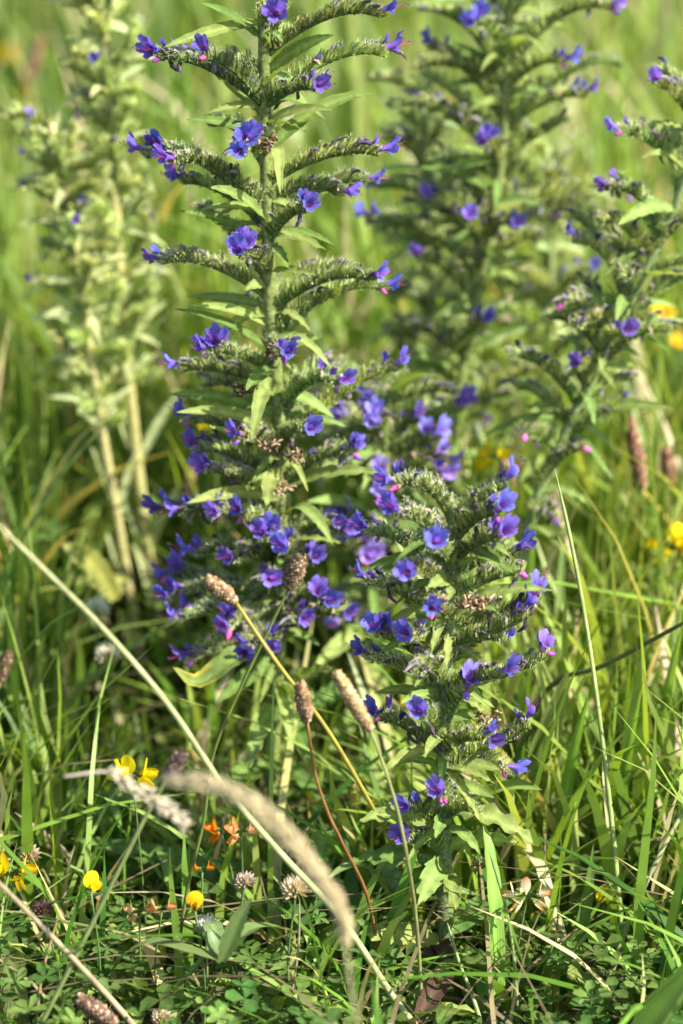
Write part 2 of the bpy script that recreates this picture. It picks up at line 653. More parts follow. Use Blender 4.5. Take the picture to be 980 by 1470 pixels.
# ------------------------------------------------------------------ cymes: the curved side branches
def cyme(plant, base, tip, bow, nfl, dens=1.0, tint=(1, 1, 1), withered=6, fdir=None, hairs=1.0, fl=None, roll=0.0, buds=1, fs=1.0):
    """One side branch of a bugloss, with its flowers, buds and withered corollas as sub-parts."""
    X = tip - base
    L = X.length
    up = UP + vrand(0.15)
    if abs(X.normalized().z) > 0.85:
        up = Vector((X.x, X.y, 0)).normalized() + UP * 0.2 if Vector((X.x, X.y)).length > 1e-4 else Vector((0, -1, 0))
    M = frame(base - plant.location, X, up)
    if roll:
        M = M @ Matrix.Rotation(roll, 4, 'X')
    mb = MB()
    p0, p1 = Vector((0, 0, 0)), Vector((L * 0.34, U(-0.05, 0.05) * L, bow * L * 0.9))
    p2, p3 = Vector((L * 0.80, U(-0.05, 0.05) * L, bow * L * 1.25)), Vector((L, 0, 0))
    NP = 14
    path = [bez(p0, p1, p2, p3, i / NP) for i in range(NP + 1)]
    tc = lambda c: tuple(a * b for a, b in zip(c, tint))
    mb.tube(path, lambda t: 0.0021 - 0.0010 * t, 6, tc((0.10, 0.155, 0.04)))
    arc = sum((path[i + 1] - path[i]).length for i in range(NP))
    n = max(8, int(arc / 0.0022 * dens))
    ridge = []
    side = 1
    for j in range(n):
        t = 0.10 + 0.88 * j / (n - 1)
        side = -side
        P = bez(p0, p1, p2, p3, t)
        T = (bez(p0, p1, p2, p3, min(1, t + 0.02)) - bez(p0, p1, p2, p3, t - 0.02)).normalized()
        Nn = Vector((-T.z, 0, T.x)).normalized()
        S = Vector((0, 1, 0))
        sc = (1.0 - 0.35 * max(0, t - 0.75) / 0.25) * U(0.70, 1.22)
        d = (T * (0.50 + 0.25 * t) + Nn * U(0.65, 0.9) + S * side * U(0.30, 0.75) + vrand(0.22)).normalized()
        ln = 0.0104 * sc
        a = d.cross(S).normalized()
        b = d.cross(a)
        g = U(0.75, 1.2)
        c1 = tc(mixc(G_SEPAL, G_SEPAL2, U(0, 0.8)))
        c1 = tuple(q * g for q in c1)
        c2 = mixc(c1, tc((0.07, 0.12, 0.025)), U(0.1, 0.6))
        k0 = U(0, 6)
        fat = 1.0 - 0.3 * t
        for k in range(5):
            an = k0 + 1.2566 * k
            rd = a * math.cos(an) + b * math.sin(an)
            w = d.cross(rd).normalized()
            B0 = P + rd * 0.0008
            M0 = P + d * ln * 0.5 + rd * (0.0023 * fat)
            T0 = P + d * ln * U(0.9, 1.1) + rd * (U(0.0004, 0.0019) * fat)
            i0 = mb.vert(B0 - w * 0.0006, c2)
            i1 = mb.vert(B0 + w * 0.0006, c2)
            i2 = mb.vert(M0 + w * 0.00105, c1)
            i3 = mb.vert(M0 - w * 0.00105, c1)
            i4 = mb.vert(T0, c1)
            mb.face((i0, i1, i2, i3))
            mb.face((i3, i2, i4))
            nh = int(7 * hairs)
            for q in range(nh):
                s = (q + U(0, 1)) / nh
                hp = (B0.lerp(M0, s * 2) if s < 0.5 else M0.lerp(T0, s * 2 - 1)) + w * U(-0.0007, 0.0007)
                mb.hair(hp, (rd * U(0.5, 1.0) + d * U(0.3, 0.8) + vrand(0.3)) * 0.0030 * U(0.6, 1.25), 0.00013, HAIRC)
        # the bract beneath the calyx
        bd = (T * 0.75 + S * side * 0.6 - Nn * U(0.0, 0.5)).normalized()
        bw = bd.cross(Nn).normalized() * 0.0011
        bl = 0.0062 * sc
        j0, j1 = mb.vert(P - bw * 0.6, c2), mb.vert(P + bw * 0.6, c2)
        j2, j3 = mb.vert(P + bd * bl * 0.5 + bw - Nn * 0.0004, c1), mb.vert(P + bd * bl * 0.5 - bw - Nn * 0.0004, c1)
        j4 = mb.vert(P + bd * bl + Nn * 0.0012, c1)
        mb.face((j0, j1, j2, j3))
        mb.face((j3, j2, j4))
        for q in range(int(5 * hairs)):
            mb.hair(P - Nn * 0.0012, (-Nn * U(0.4, 1) + S * U(-1, 1) + T * U(-0.2, 0.5)) * 0.0026 * U(0.6, 1.1), 0.00008, HAIRC)
        ridge.append((t, P, T, Nn, d, ln))
    o = mb.build('cyme', [M_CYME], plant, M)
    iZ = M.to_3x3().inverted() @ Vector((0, 0, -1))
    # withered corollas along the ridge
    cand = [r for r in ridge if 0.30 < r[0] < 0.93]
    for q in range(min(withered, len(cand))):
        t, P, T, Nn, d, ln = cand[int((q + U(0, 1)) / max(1, withered) * len(cand)) % len(cand)]
        fm = frame(P + d * ln * 0.62, d + T * U(-0.1, 0.9) + vrand(0.25), Nn)
        put('withered_flower', RND.choice(WITHERED), o, fm @ Matrix.Scale(U(0.75, 1.2), 4))
    for q in range(RND.choice([0, 1, 2, 2]) if withered >= 4 else 0):
        t, P, T, Nn, d, ln = RND.choice(ridge)
        put('withered_flower', WITHERED[RND.choice((3, 5, 7))], o, frame(P - Nn * 0.001, iZ + vrand(0.35), T) @ Matrix.Scale(U(0.8, 1.2), 4))
    # open flowers at the growing end
    iM = M.to_3x3().inverted()
    camdir = iM @ Vector((0, -1, 0.25))
    for q in range(nfl):
        t = 0.97 - 0.13 * q + U(-0.02, 0.02)
        P = bez(p0, p1, p2, p3, t)
        T = (bez(p0, p1, p2, p3, min(1, t + 0.02)) - bez(p0, p1, p2, p3, t - 0.03)).normalized()
        Nn = Vector((-T.z, 0, T.x)).normalized()
        d = T * (0.9 if q == 0 else 0.55) + Nn * U(0.25, 0.75) + Vector((0, U(-0.5, 0.5), 0)) + camdir * U(0.0, 0.55)
        if fdir is not None and q == 0:
            d = iM @ fdir
        me = FLOWERS[RND.choice(fl)] if fl else FLOWERS[RND.choice((0, 1, 1, 2, 3, 4, 5, 5))]
        put('flower', me, o, frame(P + Nn * 0.003, d, Nn) @ Matrix.Scale(U(0.85, 1.12) * fs, 4) @ Matrix.Rotation(U(-0.4, 0.4), 4, 'X'))
    for q in range(RND.choice((nfl - 1, nfl, nfl, nfl + 1)) if nfl else 0):
        t = U(0.80, 0.95)
        P = bez(p0, p1, p2, p3, t)
        T = (bez(p0, p1, p2, p3, min(1, t + 0.02)) - bez(p0, p1, p2, p3, t - 0.03)).normalized()
        Nn = Vector((-T.z, 0, T.x)).normalized()
        k = U(0.38, 0.6)
        put('closing_flower', CLOSING[RND.choice((0, 1, 2))], o, frame(P + Nn * 0.004, T * U(0.4, 1.0) + Nn * U(0.3, 0.9) + Vector((0, U(-0.6, 0.6), 0)), Nn)
            @ Matrix.Diagonal((U(0.6, 0.85) * fs, k * fs, k * fs * U(0.7, 1.1), 1)))
    for q in range(buds):
        t = 0.985 - 0.02 * q
        P = bez(p0, p1, p2, p3, t)
        T = (p3 - p2).normalized()
        d = T + Vector((U(-0.2, 0.3), U(-0.8, 0.8), U(-0.6, 0.3)))
        put('flower_bud', RND.choice(BUDS), o, frame(P, d, UP) @ Matrix.Scale(U(0.7, 1.1), 4))
    return o


def plant_stem(plant, pts, r0, r1, col, nh, hair_len=0.0028):
    mb = MB()
    path = smooth_path(pts, 40)
    loc = plant.location
    path = [p - loc for p in path]
    mb.tube(path, lambda t: r0 + (r1 - r0) * t, 10, col)
    for _ in range(nh):
        s = U(0, 0.999) * 40
        i = int(s)
        p = path[i].lerp(path[i + 1], s - i)
        t = (path[i + 1] - path[i]).normalized()
        a = U(0, 6.283)
        rd = Vector((math.cos(a), math.sin(a), 0))
        rd = (rd - t * rd.dot(t)).normalized()
        rr = r0 + (r1 - r0) * s / 40
        mb.hair(p + rd * rr * 0.9, (rd + t * U(-0.1, 0.6)) * hair_len * U(0.5, 1.25), 0.00010, HAIRC)
    mb.build('stem', [M_STEM], plant)
    return path


def plant_leaf(plant, base, tip, width, bow=0.08, wavy=0.0, col=G_LEAF, up=None, fold=0.3, mid=None, kind='lance', edge=None, hairs=40):
    mb = MB()
    loc = plant.location
    b, t = base - loc, tip - loc
    L = (t - b).length
    up = up or (Vector((0.25, -0.55, 0.75)) + vrand(0.3)).normalized()
    if mid is None:
        m1 = b.lerp(t, 0.35) + UP * (bow * L)
        m2 = b.lerp(t, 0.70) + UP * (bow * L * 0.85)
        pts = [b, m1, m2, t]
    else:
        pts = [b] + [m - loc for m in mid] + [t]
    path = mb.leaf(pts, width, up, col, fold=fold, wavy=wavy, seg=18, kind=kind, twist=U(-0.25, 0.25), edge=edge)
    for _ in range(hairs):
        i = RND.randrange(1, 17)
        mb.hair(path[i] + vrand(width * 0.3), (UP * U(-0.6, 1) + vrand(0.8)) * 0.002, 0.00008, HAIRC)
    return mb.build('leaf', [M_LEAF], plant)


def on_path(pts_world, t):
    s = t * (len(pts_world) - 1)
    i = min(int(s), len(pts_world) - 2)
    return pts_world[i].lerp(pts_world[i + 1], s - i)


def withered_clump(plant, p):
    mb = MB()
    for k in range(30):
        d = (vrand(1) + Vector((0, -0.3, 0.1))).normalized()
        q = p + Vector((U(-0.006, 0.006), U(-0.003, 0.003), U(-0.003, 0.003)))
        l = U(0.002, 0.005)
        c = mixc((0.09, 0.05, 0.03), (0.42, 0.30, 0.18), U(0, 1) ** 1.6)
        e = q + d * l
        mb.tube([q, q.lerp(e, 0.5) + vrand(0.001), e], lambda t: 0.0007 * (1 - 0.6 * t) + 0.0002, 5, c)
    mb.build('withered_flower_clump', [M_DRY], plant)


def make_bugloss(label, Yg, stem_px, cymes, leaves, r0, r1, stem_col=G_STEM, tint=(1, 1, 1), hairs=1.0, nh=1600, fill=0,
                 fill_rng=(0, 1), fill_len=(0.03, 0.06), fill_fl=0.5, leafcol=G_LEAF, fl=None, dens=1.0, fill_leaf=0, withered=6,
                 fill_back=True, base_buds=None, clumps=(), leaf_len=(0.04, 0.07), leaf_rise=(-0.2, 0.6), fs=1.0, bract_every=1, leaf_w=(0.006, 0.010)):
    """stem_px runs from the top of the plant to its foot; the foot is taken down to the ground."""
    P = [at(a, b, Yg + (c[0] if c else 0)) for a, b, *c in stem_px]
    foot = Vector((P[-1].x, P[-1].y, -0.012))
    pl = empty('viper_bugloss', foot)
    tag(pl, label, 'wildflower', 'viper bugloss plants')
    pts = [foot] + list(reversed(P[:-1] if P[-1].z < 0.02 else P))
    plant_stem(pl, pts, r0, r1, stem_col, nh)
    wp = smooth_path(pts, 60)

    def nearest(q):                                   # the stem's own depth at that height
        return min(wp, key=lambda p: (p.x - q.x) ** 2 + (p.z - q.z) ** 2)

    for c in cymes:
        bx, by, tx, ty, dy, nf = c[:6]
        o = c[6] if len(c) > 6 else {}
        b = nearest(at(bx, by, Yg))
        t = at(tx, ty, Yg + dy)
        tn = o.get('tint', tint)
        cyme(pl, b, t, o.get('bow', U(0.10, 0.2)), nf, dens=dens, tint=tn, withered=o.get('w', withered), hairs=hairs,
             fl=o.get('fl', fl), fdir=o.get('fdir'), fs=o.get('fs', fs), buds=o.get('buds', RND.choice([0, 0, 1]) if base_buds is None else base_buds))
    for c in cymes[::bract_every] if bract_every else ():      # the narrow leaf under a branch
        bx, by, tx, ty, dy, nf = c[:6]
        b = nearest(at(bx, by + 8, Yg))
        d = (at(tx, ty, Yg + dy) - b)
        d = Vector((d.x, d.y, 0)).normalized() + Vector((U(-0.35, 0.35), U(-0.35, 0.35), U(-0.5, 0.35)))
        ln = U(0.022, 0.042)
        lc = mixc(G_LEAF, G_LEAFL, U(0.2, 1)) if leafcol is G_LEAF else shade(leafcol, 0.85, 1.2)
        plant_leaf(pl, b, b + d.normalized() * ln, U(0.0045, 0.0085), bow=U(0.05, 0.22), col=lc, wavy=U(0, 0.0012), hairs=60)
    for l in leaves:
        bx, by, tx, ty, dy, wpx = l[:6]
        o = l[6] if len(l) > 6 else {}
        b = nearest(at(bx, by, Yg))
        t = at(tx, ty, Yg + dy)
        mid = [at(mx, my, Yg + md) for mx, my, md in o['mid']] if 'mid' in o else None
        plant_leaf(pl, b, t, wpx / 2400, bow=o.get('bow', 0.07), wavy=o.get('wavy', 0.0), col=o.get('col', leafcol), mid=mid,
                   up=o.get('up'), fold=o.get('fold', 0.3), edge=o.get('edge'))
    for q in range(fill):
        t = fill_rng[0] + (fill_rng[1] - fill_rng[0]) * (q + U(0, 1)) / fill
        b = on_path(wp, t)
        a = q * 2.4 + U(-0.4, 0.4)
        d = Vector((math.cos(a), math.sin(a), 0))
        if fill_back and d.y < -0.2:
            d.y = -d.y
        ln = U(*fill_len)
        cyme(pl, b, b + d * ln + UP * ln * U(0.05, 0.75), U(0.08, 0.2), 1 if U(0, 1) < fill_fl else 0, dens=dens * 0.8, tint=tint,
             withered=max(0, withered - 3), hairs=hairs, fl=fl, buds=0)
    for q in range(fill_leaf):
        t = fill_rng[0] + (fill_rng[1] - fill_rng[0]) * (q + U(0, 1)) / fill_leaf
        b = on_path(wp, t)
        a = q * 2.4 + U(-0.4, 0.4) + 1.2
        d = Vector((math.cos(a), math.sin(a), 0))
        ln = U(*leaf_len)
        lc = mixc(G_LEAF, G_LEAFL, U(0, 1)) if leafcol is G_LEAF else shade(leafcol, 0.85, 1.3)
        plant_leaf(pl, b, b + d * ln + UP * ln * U(*leaf_rise), U(*leaf_w), bow=U(0, 0.15), col=lc, wavy=U(0, 0.001))
    for (px, py, dy) in clumps:                       # brown knots of dead flowers
        withered_clump(pl, at(px, py, Yg + dy) - foot)
    return pl


LT = (1.35, 1.25, 1.1)
# ---- the tall plant in the middle
make_bugloss(
    'tall dark bugloss with long level flower branches, rising behind the brown plantain heads', 1.757,
    [(375, -70), (379, 60), (381, 200), (384, 330), (388, 450), (398, 560), (407, 680), (405, 800), (398, 950), (388, 1120), (382, 1225)],
    [
        (378, 45, 398, 28, -0.045, 2, {'w': 4}),
        (384, 90, 545, 24, -0.005, 1, {'bow': 0.17, 'w': 6}),
        (386, 150, 552, 80, 0.012, 1, {'bow': 0.16, 'tint': LT}),
        (378, 150, 228, 84, -0.012, 1, {'bow': 0.13, 'w': 7}),
        (378, 160, 296, 84, -0.030, 1, {'bow': 0.10}),
        (381, 165, 452, 130, -0.035, 1, {'w': 6}),
        (380, 215, 345, 222, -0.050, 3, {'w': 8, 'bow': 0.2}),
        (380, 330, 210, 225, -0.005, 2, {'bow': 0.20, 'w': 8}),
        (380, 300, 250, 235, -0.025, 1, {'bow': 0.17, 'w': 8}),
        (384, 275, 542, 222, -0.015, 1, {'bow': 0.12, 'w': 8}),
        (386, 330, 525, 262, 0.018, 1, {'bow': 0.15, 'tint': LT, 'fl': [0]}),
        (384, 345, 438, 305, -0.030, 1, {'w': 4}),
        (384, 440, 232, 378, -0.008, 1, {'bow': 0.15, 'w': 9}),
        (384, 395, 345, 370, -0.050, 3, {'w': 5}),
        (386, 445, 530, 402, -0.012, 1, {'bow': 0.16, 'w': 8}),
        (388, 490, 548, 416, 0.010, 1, {'bow': 0.18, 'tint': LT}),
        (392, 570, 262, 532, 0.000, 1, {'bow': 0.10, 'w': 6}),
        (390, 545, 300, 508, -0.025, 3, {'bow': 0.12, 'w': 7}),
        (390, 500, 408, 512, -0.045, 1, {'w': 4}),
        (394, 590, 484, 552, -0.030, 1, {'w': 6}),
        (396, 640, 572, 530, 0.012, 1, {'bow': 0.10, 'tint': LT, 'fl': [0]}),
        (400, 660, 275, 606, 0.008, 1, {'bow': 0.12}),
        (402, 700, 284, 648, -0.012, 1, {'bow': 0.12}),
        (404, 730, 298, 678, -0.015, 1, {}),
        (403, 660, 440, 624, -0.040, 1, {'w': 4}),
        (405, 700, 505, 652, -0.015, 1, {'bow': 0.15}),
        (405, 660, 345, 632, -0.040, 1, {}),
        (406, 780, 235, 735, 0.005, 1, {'bow': 0.14}),
        (406, 770, 312, 740, -0.035, 1, {}),
        (406, 760, 268, 738, -0.010, 1, {}),
        (406, 790, 348, 745, -0.040, 1, {}),
        (405, 800, 380, 775, -0.045, 2, {}),
        (405, 830, 284, 797, -0.020, 1, {}),
        (404, 830, 338, 806, -0.040, 1, {}),
        (404, 820, 408, 792, -0.050, 1, {}),
        (403, 870, 242, 830, 0.002, 2, {}),
        (402, 880, 248, 858, -0.010, 2, {}),
        (401, 900, 262, 888, -0.020, 2, {}),
        (403, 860, 384, 838, -0.045, 1, {}),
        (402, 900, 330, 902, -0.040, 2, {}),
        (401, 910, 352, 938, -0.045, 1, {}),
        (400, 930, 390, 930, -0.050, 1, {}),
        (400, 940, 278, 945, -0.020, 1, {}),
        (404, 840, 452, 808, -0.035, 1, {}),
        (402, 900, 430, 892, -0.040, 1, {}),
        (402, 880, 462, 868, -0.035, 2, {}),
        (402, 905, 490, 885, -0.020, 1, {}),
        (405, 770, 490, 768, -0.030, 2, {'fl': [0, 3]}),
    ],
    [
        (378, 70, 288, 4, -0.01, 17), (378, 105, 480, 50, -0.02, 20), (380, 190, 265, 172, -0.02, 17),
        (380, 175, 478, 158, -0.03, 19, {'col': G_LEAFL}), (384, 355, 255, 303, -0.015, 17),
        (384, 318, 285, 302, -0.03, 15, {'col': G_LEAFL}), (384, 335, 480, 352, -0.03, 18),
        (386, 505, 246, 443, -0.02, 18), (386, 468, 272, 438, -0.02, 14, {'col': G_LEAFL}),
        (386, 230, 402, 278, -0.05, 20, {'col': G_LEAFL, 'mid': [(398, 215, -0.03)]}),
        (404, 478, 476, 530, -0.04, 18, {'col': G_LEAFL, 'bow': 0.16}),
        (392, 555, 360, 632, -0.06, 26, {'col': G_LEAFL, 'mid': [(378, 560, -0.035)], 'up': Vector((0, -1, 0.35))}),
        (398, 615, 252, 592, -0.03, 22, {'col': G_LEAFL}), (396, 600, 240, 566, 0.0, 20),
        (406, 710, 268, 722, -0.045, 24, {'col': G_LEAFL}),
        (407, 680, 384, 732, -0.06, 26, {'col': G_LEAFL, 'mid': [(388, 690, -0.04)], 'up': Vector((0, -1, 0.3)), 'wavy': 0.002}),
        (407, 705, 552, 680, -0.03, 24, {'col': G_LEAFL, 'wavy': 0.0008}),
        (406, 735, 478, 782, -0.05, 22, {'col': G_LEAFL, 'bow': 0.2}), (394, 560, 480, 600, -0.01, 22, {'col': G_LEAFL}),
        (400, 930, 248, 958, -0.06, 34, {'mid': [(345, 940, -0.05), (285, 980, -0.06)], 'col': (0.15, 0.20, 0.05), 'edge': (0.5, 0.38, 0.06), 'fold': 0.5}),
        (396, 1000, 355, 1105, -0.08, 30, {'wavy': 0.003, 'col': G_LEAFL}), (392, 1020, 450, 1100, -0.05, 30, {'wavy': 0.003}),
        (392, 1000, 480, 960, -0.05, 28, {'wavy': 0.002, 'col': G_LEAFL}), (398, 950, 310, 1010, -0.04, 28, {'col': G_LEAF}),
        (390, 1080, 300, 1150, -0.06, 34, {'wavy': 0.003}), (390, 1090, 480, 1160, -0.05, 34, {'wavy': 0.003}),
        (400, 970, 455, 1010, -0.06, 24, {'col': G_LEAFL, 'wavy': 0.002}), (396, 980, 420, 1080, -0.08, 26, {'col': G_LEAFL}),
    ],
    0.0052, 0.0036, nh=2600, fill=22, fill_rng=(0.35, 0.99), fill_len=(0.035, 0.06), fill_fl=0.2, fill_leaf=16,
    clumps=((384, 205, -0.03), (407, 700, -0.03), (395, 505, -0.03), (385, 640, -0.04), (420, 655, -0.03), (350, 560, -0.03)))

# ---- the short plant at the front
make_bugloss(
    'short stocky bugloss in front, upcurved flower branches and wavy grey green lower leaves', 1.597,
    [(652, 730), (650, 790), (647, 860), (640, 960), (636, 1060), (636, 1160), (638, 1250), (640, 1330), (640, 1400)],
    [
        (652, 765, 570, 698, -0.005, 1, {'bow': 0.26, 'w': 4, 'buds': 2}),
        (652, 800, 568, 742, -0.015, 1, {'bow': 0.16, 'w': 7, 'fl': [4]}),
        (652, 760, 726, 700, -0.010, 1, {'bow': 0.10, 'w': 6, 'tint': (1.2, 1.15, 1.1)}),
        (652, 785, 712, 740, -0.020, 1, {'bow': 0.14, 'w': 7}),
        (650, 800, 640, 735, 0.035, 0, {'bow': 0.12, 'tint': LT}),
        (650, 835, 530, 765, -0.005, 1, {'bow': 0.12, 'w': 8, 'fl': [4, 2]}),
        (652, 815, 714, 776, -0.025, 1, {'bow': 0.12, 'w': 8}),
        (652, 825, 738, 795, 0.005, 1, {'bow': 0.10, 'w': 7, 'fl': [0, 3]}),
        (650, 820, 622, 790, -0.040, 1, {'w': 4, 'fl': [0]}),
        (650, 860, 745, 824, -0.010, 0, {'bow': 0.08, 'w': 12}),
        (648, 895, 528, 838, -0.008, 1, {'bow': 0.10, 'w': 8}),
        (648, 860, 588, 828, -0.035, 1, {'w': 7}),
        (646, 900, 772, 862, 0.000, 1, {'bow': -0.06, 'w': 10}),
        (646, 920, 756, 884, -0.015, 1, {'bow': -0.05, 'w': 8}),
        (646, 900, 618, 880, -0.045, 1, {'w': 5}),
        (642, 950, 710, 918, 0.015, 1, {'w': 4, 'fl': [0]}),
        (640, 985, 540, 912, -0.010, 2, {'bow': 0.10, 'w': 6}),
        (640, 1000, 526, 945, -0.005, 1, {'bow': 0.10, 'w': 4}),
        (640, 965, 586, 918, -0.035, 1, {'w': 6}),
        (640, 1000, 785, 940, -0.003, 1, {'bow': -0.05, 'w': 8}),
        (640, 1000, 716, 972, -0.030, 1, {'bow': 0.05, 'w': 8}),
        (638, 1000, 600, 968, -0.040, 0, {'w': 8}),
        (637, 1090, 545, 1032, -0.005, 1, {'bow': 0.10, 'w': 4}),
        (637, 1075, 606, 1030, -0.040, 1, {'w': 4}),
        (637, 1095, 760, 1040, -0.005, 1, {'bow': -0.04, 'w': 8}),
        (637, 1090, 702, 1068, -0.030, 1, {'w': 4}),
        (637, 1120, 722, 1105, 0.005, 1, {'w': 2, 'buds': 2}),
        (637, 1170, 634, 1146, -0.040, 1, {'w': 4, 'buds': 2}),
        (637, 1190, 592, 1165, -0.02, 1, {'w': 2}),
        (638, 1225, 582, 1204, -0.015, 1, {'w': 3, 'fl': [4]}),
        (637, 1180, 680, 1166, -0.02, 0, {'w': 3}),
        (637, 1050, 670, 996, -0.02, 1, {'w': 3, 'fl': [0]}),
    ],
    [
        (638, 1195, 516, 1178, -0.035, 32, {'wavy': 0.0022, 'bow': 0.10, 'col': mixc(G_LEAF, G_LEAFL, 0.5)}),
        (637, 1090, 545, 1115, -0.03, 22, {'bow': 0.16, 'col': G_LEAFL, 'wavy': 0.001}),
        (638, 1165, 772, 1216, -0.03, 36, {'wavy': 0.0026, 'bow': 0.12, 'col': G_LEAFL}),
        (638, 1210, 745, 1210, -0.02, 26, {'wavy': 0.0024, 'bow': 0.06, 'col': G_LEAFL}),
        (640, 1320, 730, 1306, -0.04, 36, {'wavy': 0.002, 'bow': 0.05, 'col': G_LEAFL}),
        (640, 1355, 512, 1342, -0.04, 40, {'wavy': 0.0028, 'bow': 0.06, 'col': G_LEAFL}),
        (640, 1340, 740, 1290, 0.02, 40, {'wavy': 0.002}),
        (638, 1240, 600, 1300, -0.06, 34, {'wavy': 0.003, 'col': G_LEAFL}),
        (638, 1245, 655, 1310, -0.055, 28, {'wavy': 0.003, 'col': mixc(G_LEAF, G_LEAFL, 0.5)}),
        (638, 1240, 570, 1280, -0.02, 28, {'wavy': 0.002}),
        (637, 1250, 500, 1238, -0.02, 32, {'wavy': 0.003, 'bow': 0.10}),
        (637, 1010, 575, 1010, -0.03, 18, {'col': G_LEAFL, 'bow': 0.10}),
        (637, 1100, 690, 1180, -0.03, 14, {'col': G_LEAFL, 'wavy': 0.001}),
        (637, 1060, 610, 1085, -0.05, 18, {'col': G_LEAFL}),
        (637, 1040, 700, 1030, 0.02, 16, {}), (640, 980, 700, 1015, -0.02, 12, {'col': G_LEAFL}),
        (640, 1370, 720, 1400, -0.04, 34, {'wavy': 0.003}), (640, 1375, 560, 1420, -0.05, 34, {'wavy': 0.003}),
    ],
    0.0050, 0.0034, nh=2600, fill=6, fill_rng=(0.62, 0.92), fill_len=(0.02, 0.035), fill_fl=0.0, fill_leaf=8, stem_col=(0.14, 0.19, 0.075),
    hairs=1.4, tint=(1.12, 1.1, 1.0),
    clumps=((625, 862, -0.03), (690, 862, -0.02), (672, 868, -0.025), (700, 1030, -0.01), (690, 1240, -0.02)))

# ---- the plant hidden between them, with pale flowers
make_bugloss(
    'half hidden bugloss with pale lilac flowers, between the tall and the short plant', 1.85,
    [(560, 560), (552, 640), (545, 720), (535, 820), (525, 940), (515, 1050), (510, 1140)],
    [
        (555, 640, 490, 604, -0.02, 2, {'fl': [6]}), (556, 640, 534, 612, -0.04, 2, {'fl': [6]}),
        (556, 620, 545, 580, 0, 2, {'fl': [6, 7]}), (555, 630, 590, 606, 0, 1), (552, 680, 622, 632, -0.01, 2, {'fl': [6, 7]}),
        (552, 690, 640, 662, -0.01, 2, {'fl': [6]}), (552, 690, 628, 682, -0.02, 1, {'fl': [7]}),
        (556, 640, 655, 590, 0.03, 1, {}), (548, 730, 548, 712, -0.04, 1, {'fl': [6]}), (545, 770, 490, 745, -0.01, 2, {'fl': [7, 6]}),
        (545, 790, 478, 768, -0.01, 2, {'fl': [6]}), (540, 820, 502, 782, -0.02, 2, {'fl': [6, 7]}),
        (540, 840, 526, 808, -0.03, 2, {'fl': [7]}), (535, 880, 494, 890, -0.01, 1, {'fl': [6]}), (538, 870, 465, 866, 0.0, 2),
        (545, 740, 540, 690, -0.03, 1, {'fl': [6]}), (545, 800, 590, 760, 0.02, 1), (535, 880, 580, 890, 0.01, 1),
    ],
    [(545, 740, 440, 720, -0.03, 22, {'col': G_LEAFL}), (530, 900, 450, 960, -0.04, 28, {'col': G_LEAFL}), (528, 920, 610, 980, -0.02, 28),
     (522, 980, 440, 1020, -0.04, 30, {'wavy': 0.003}), (522, 980, 590, 1060, -0.03, 30), (518, 1020, 460, 1100, -0.05, 34, {'col': G_LEAFL}),
     (525, 940, 560, 1020, -0.05, 26, {'col': G_LEAFL})],
    0.0042, 0.0028, nh=900, fill=14, fill_rng=(0.4, 1), fill_len=(0.03, 0.05), fill_fl=0.15, fill_leaf=8, tint=(1.1, 1.1, 1.05), hairs=0.6)

# ---- rear right
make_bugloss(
    'blurred upright bugloss behind the tall plant, with arching branches and few flowers', 1.96,
    [(738, -60), (730, 40), (726, 150), (715, 260), (698, 360), (675, 470), (660, 560), (652, 680), (645, 820), (640, 960), (636, 1090)],
    [
        (728, 115, 878, 14, -0.01, 1, {'bow': 0.22}), (726, 140, 805, 92, -0.02, 1, {'bow': 0.18, 'fl': [0]}),
        (722, 190, 838, 140, -0.01, 1, {'bow': 0.14}), (726, 150, 600, 14, 0.0, 0, {'bow': 0.22}),
        (728, 90, 678, 38, -0.04, 2, {}), (722, 170, 618, 70, 0.01, 1, {'bow': 0.1}), (715, 240, 562, 155, -0.01, 0, {'bow': 0.2, 'w': 8}),
        (716, 230, 618, 160, 0.0, 1, {'bow': 0.15}), (712, 250, 700, 210, -0.05, 2, {}), (700, 330, 640, 240, 0.02, 0, {}),
        (700, 340, 626, 285, -0.01, 1, {}), (690, 380, 672, 320, -0.04, 1, {}), (700, 350, 734, 324, -0.03, 1, {'buds': 2}),
        (680, 430, 600, 372, -0.01, 1, {}), (690, 390, 530, 318, 0.01, 1, {}), (668, 500, 692, 467, -0.03, 1, {}),
        (700, 320, 900, 280, 0.02, 0, {}), (716, 210, 890, 95, 0.04, 0, {'bow': 0.2}), (690, 390, 800, 320, 0.03, 0, {}),
        (668, 520, 590, 470, 0, 0, {}), (660, 590, 560, 560, 0.0, 0, {}), (655, 620, 655, 590, -0.03, 1, {}), (655, 640, 740, 560, 0.02, 0, {}),
        (735, 30, 640, -30, 0, 1, {}), (735, 20, 830, -30, 0, 1, {}),
    ],
    [(712, 280, 600, 240, -0.02, 18), (690, 395, 770, 372, -0.03, 26), (680, 400, 768, 376, -0.05, 22, {'bow': 0.0}),
     (728, 120, 640, 60, 0.0, 18), (655, 600, 760, 565, 0, 22), (662, 560, 580, 600, -0.02, 22, {'col': G_LEAFL}),
     (650, 700, 740, 760, -0.02, 22), (726, 60, 660, -10, 0, 16)],
    0.0045, 0.003, nh=1800, fill=24, fill_rng=(0.35, 1), fill_len=(0.03, 0.065), fill_fl=0.15, fill_leaf=16, hairs=0.7, tint=(1.4, 1.32, 1.25), fs=0.88)

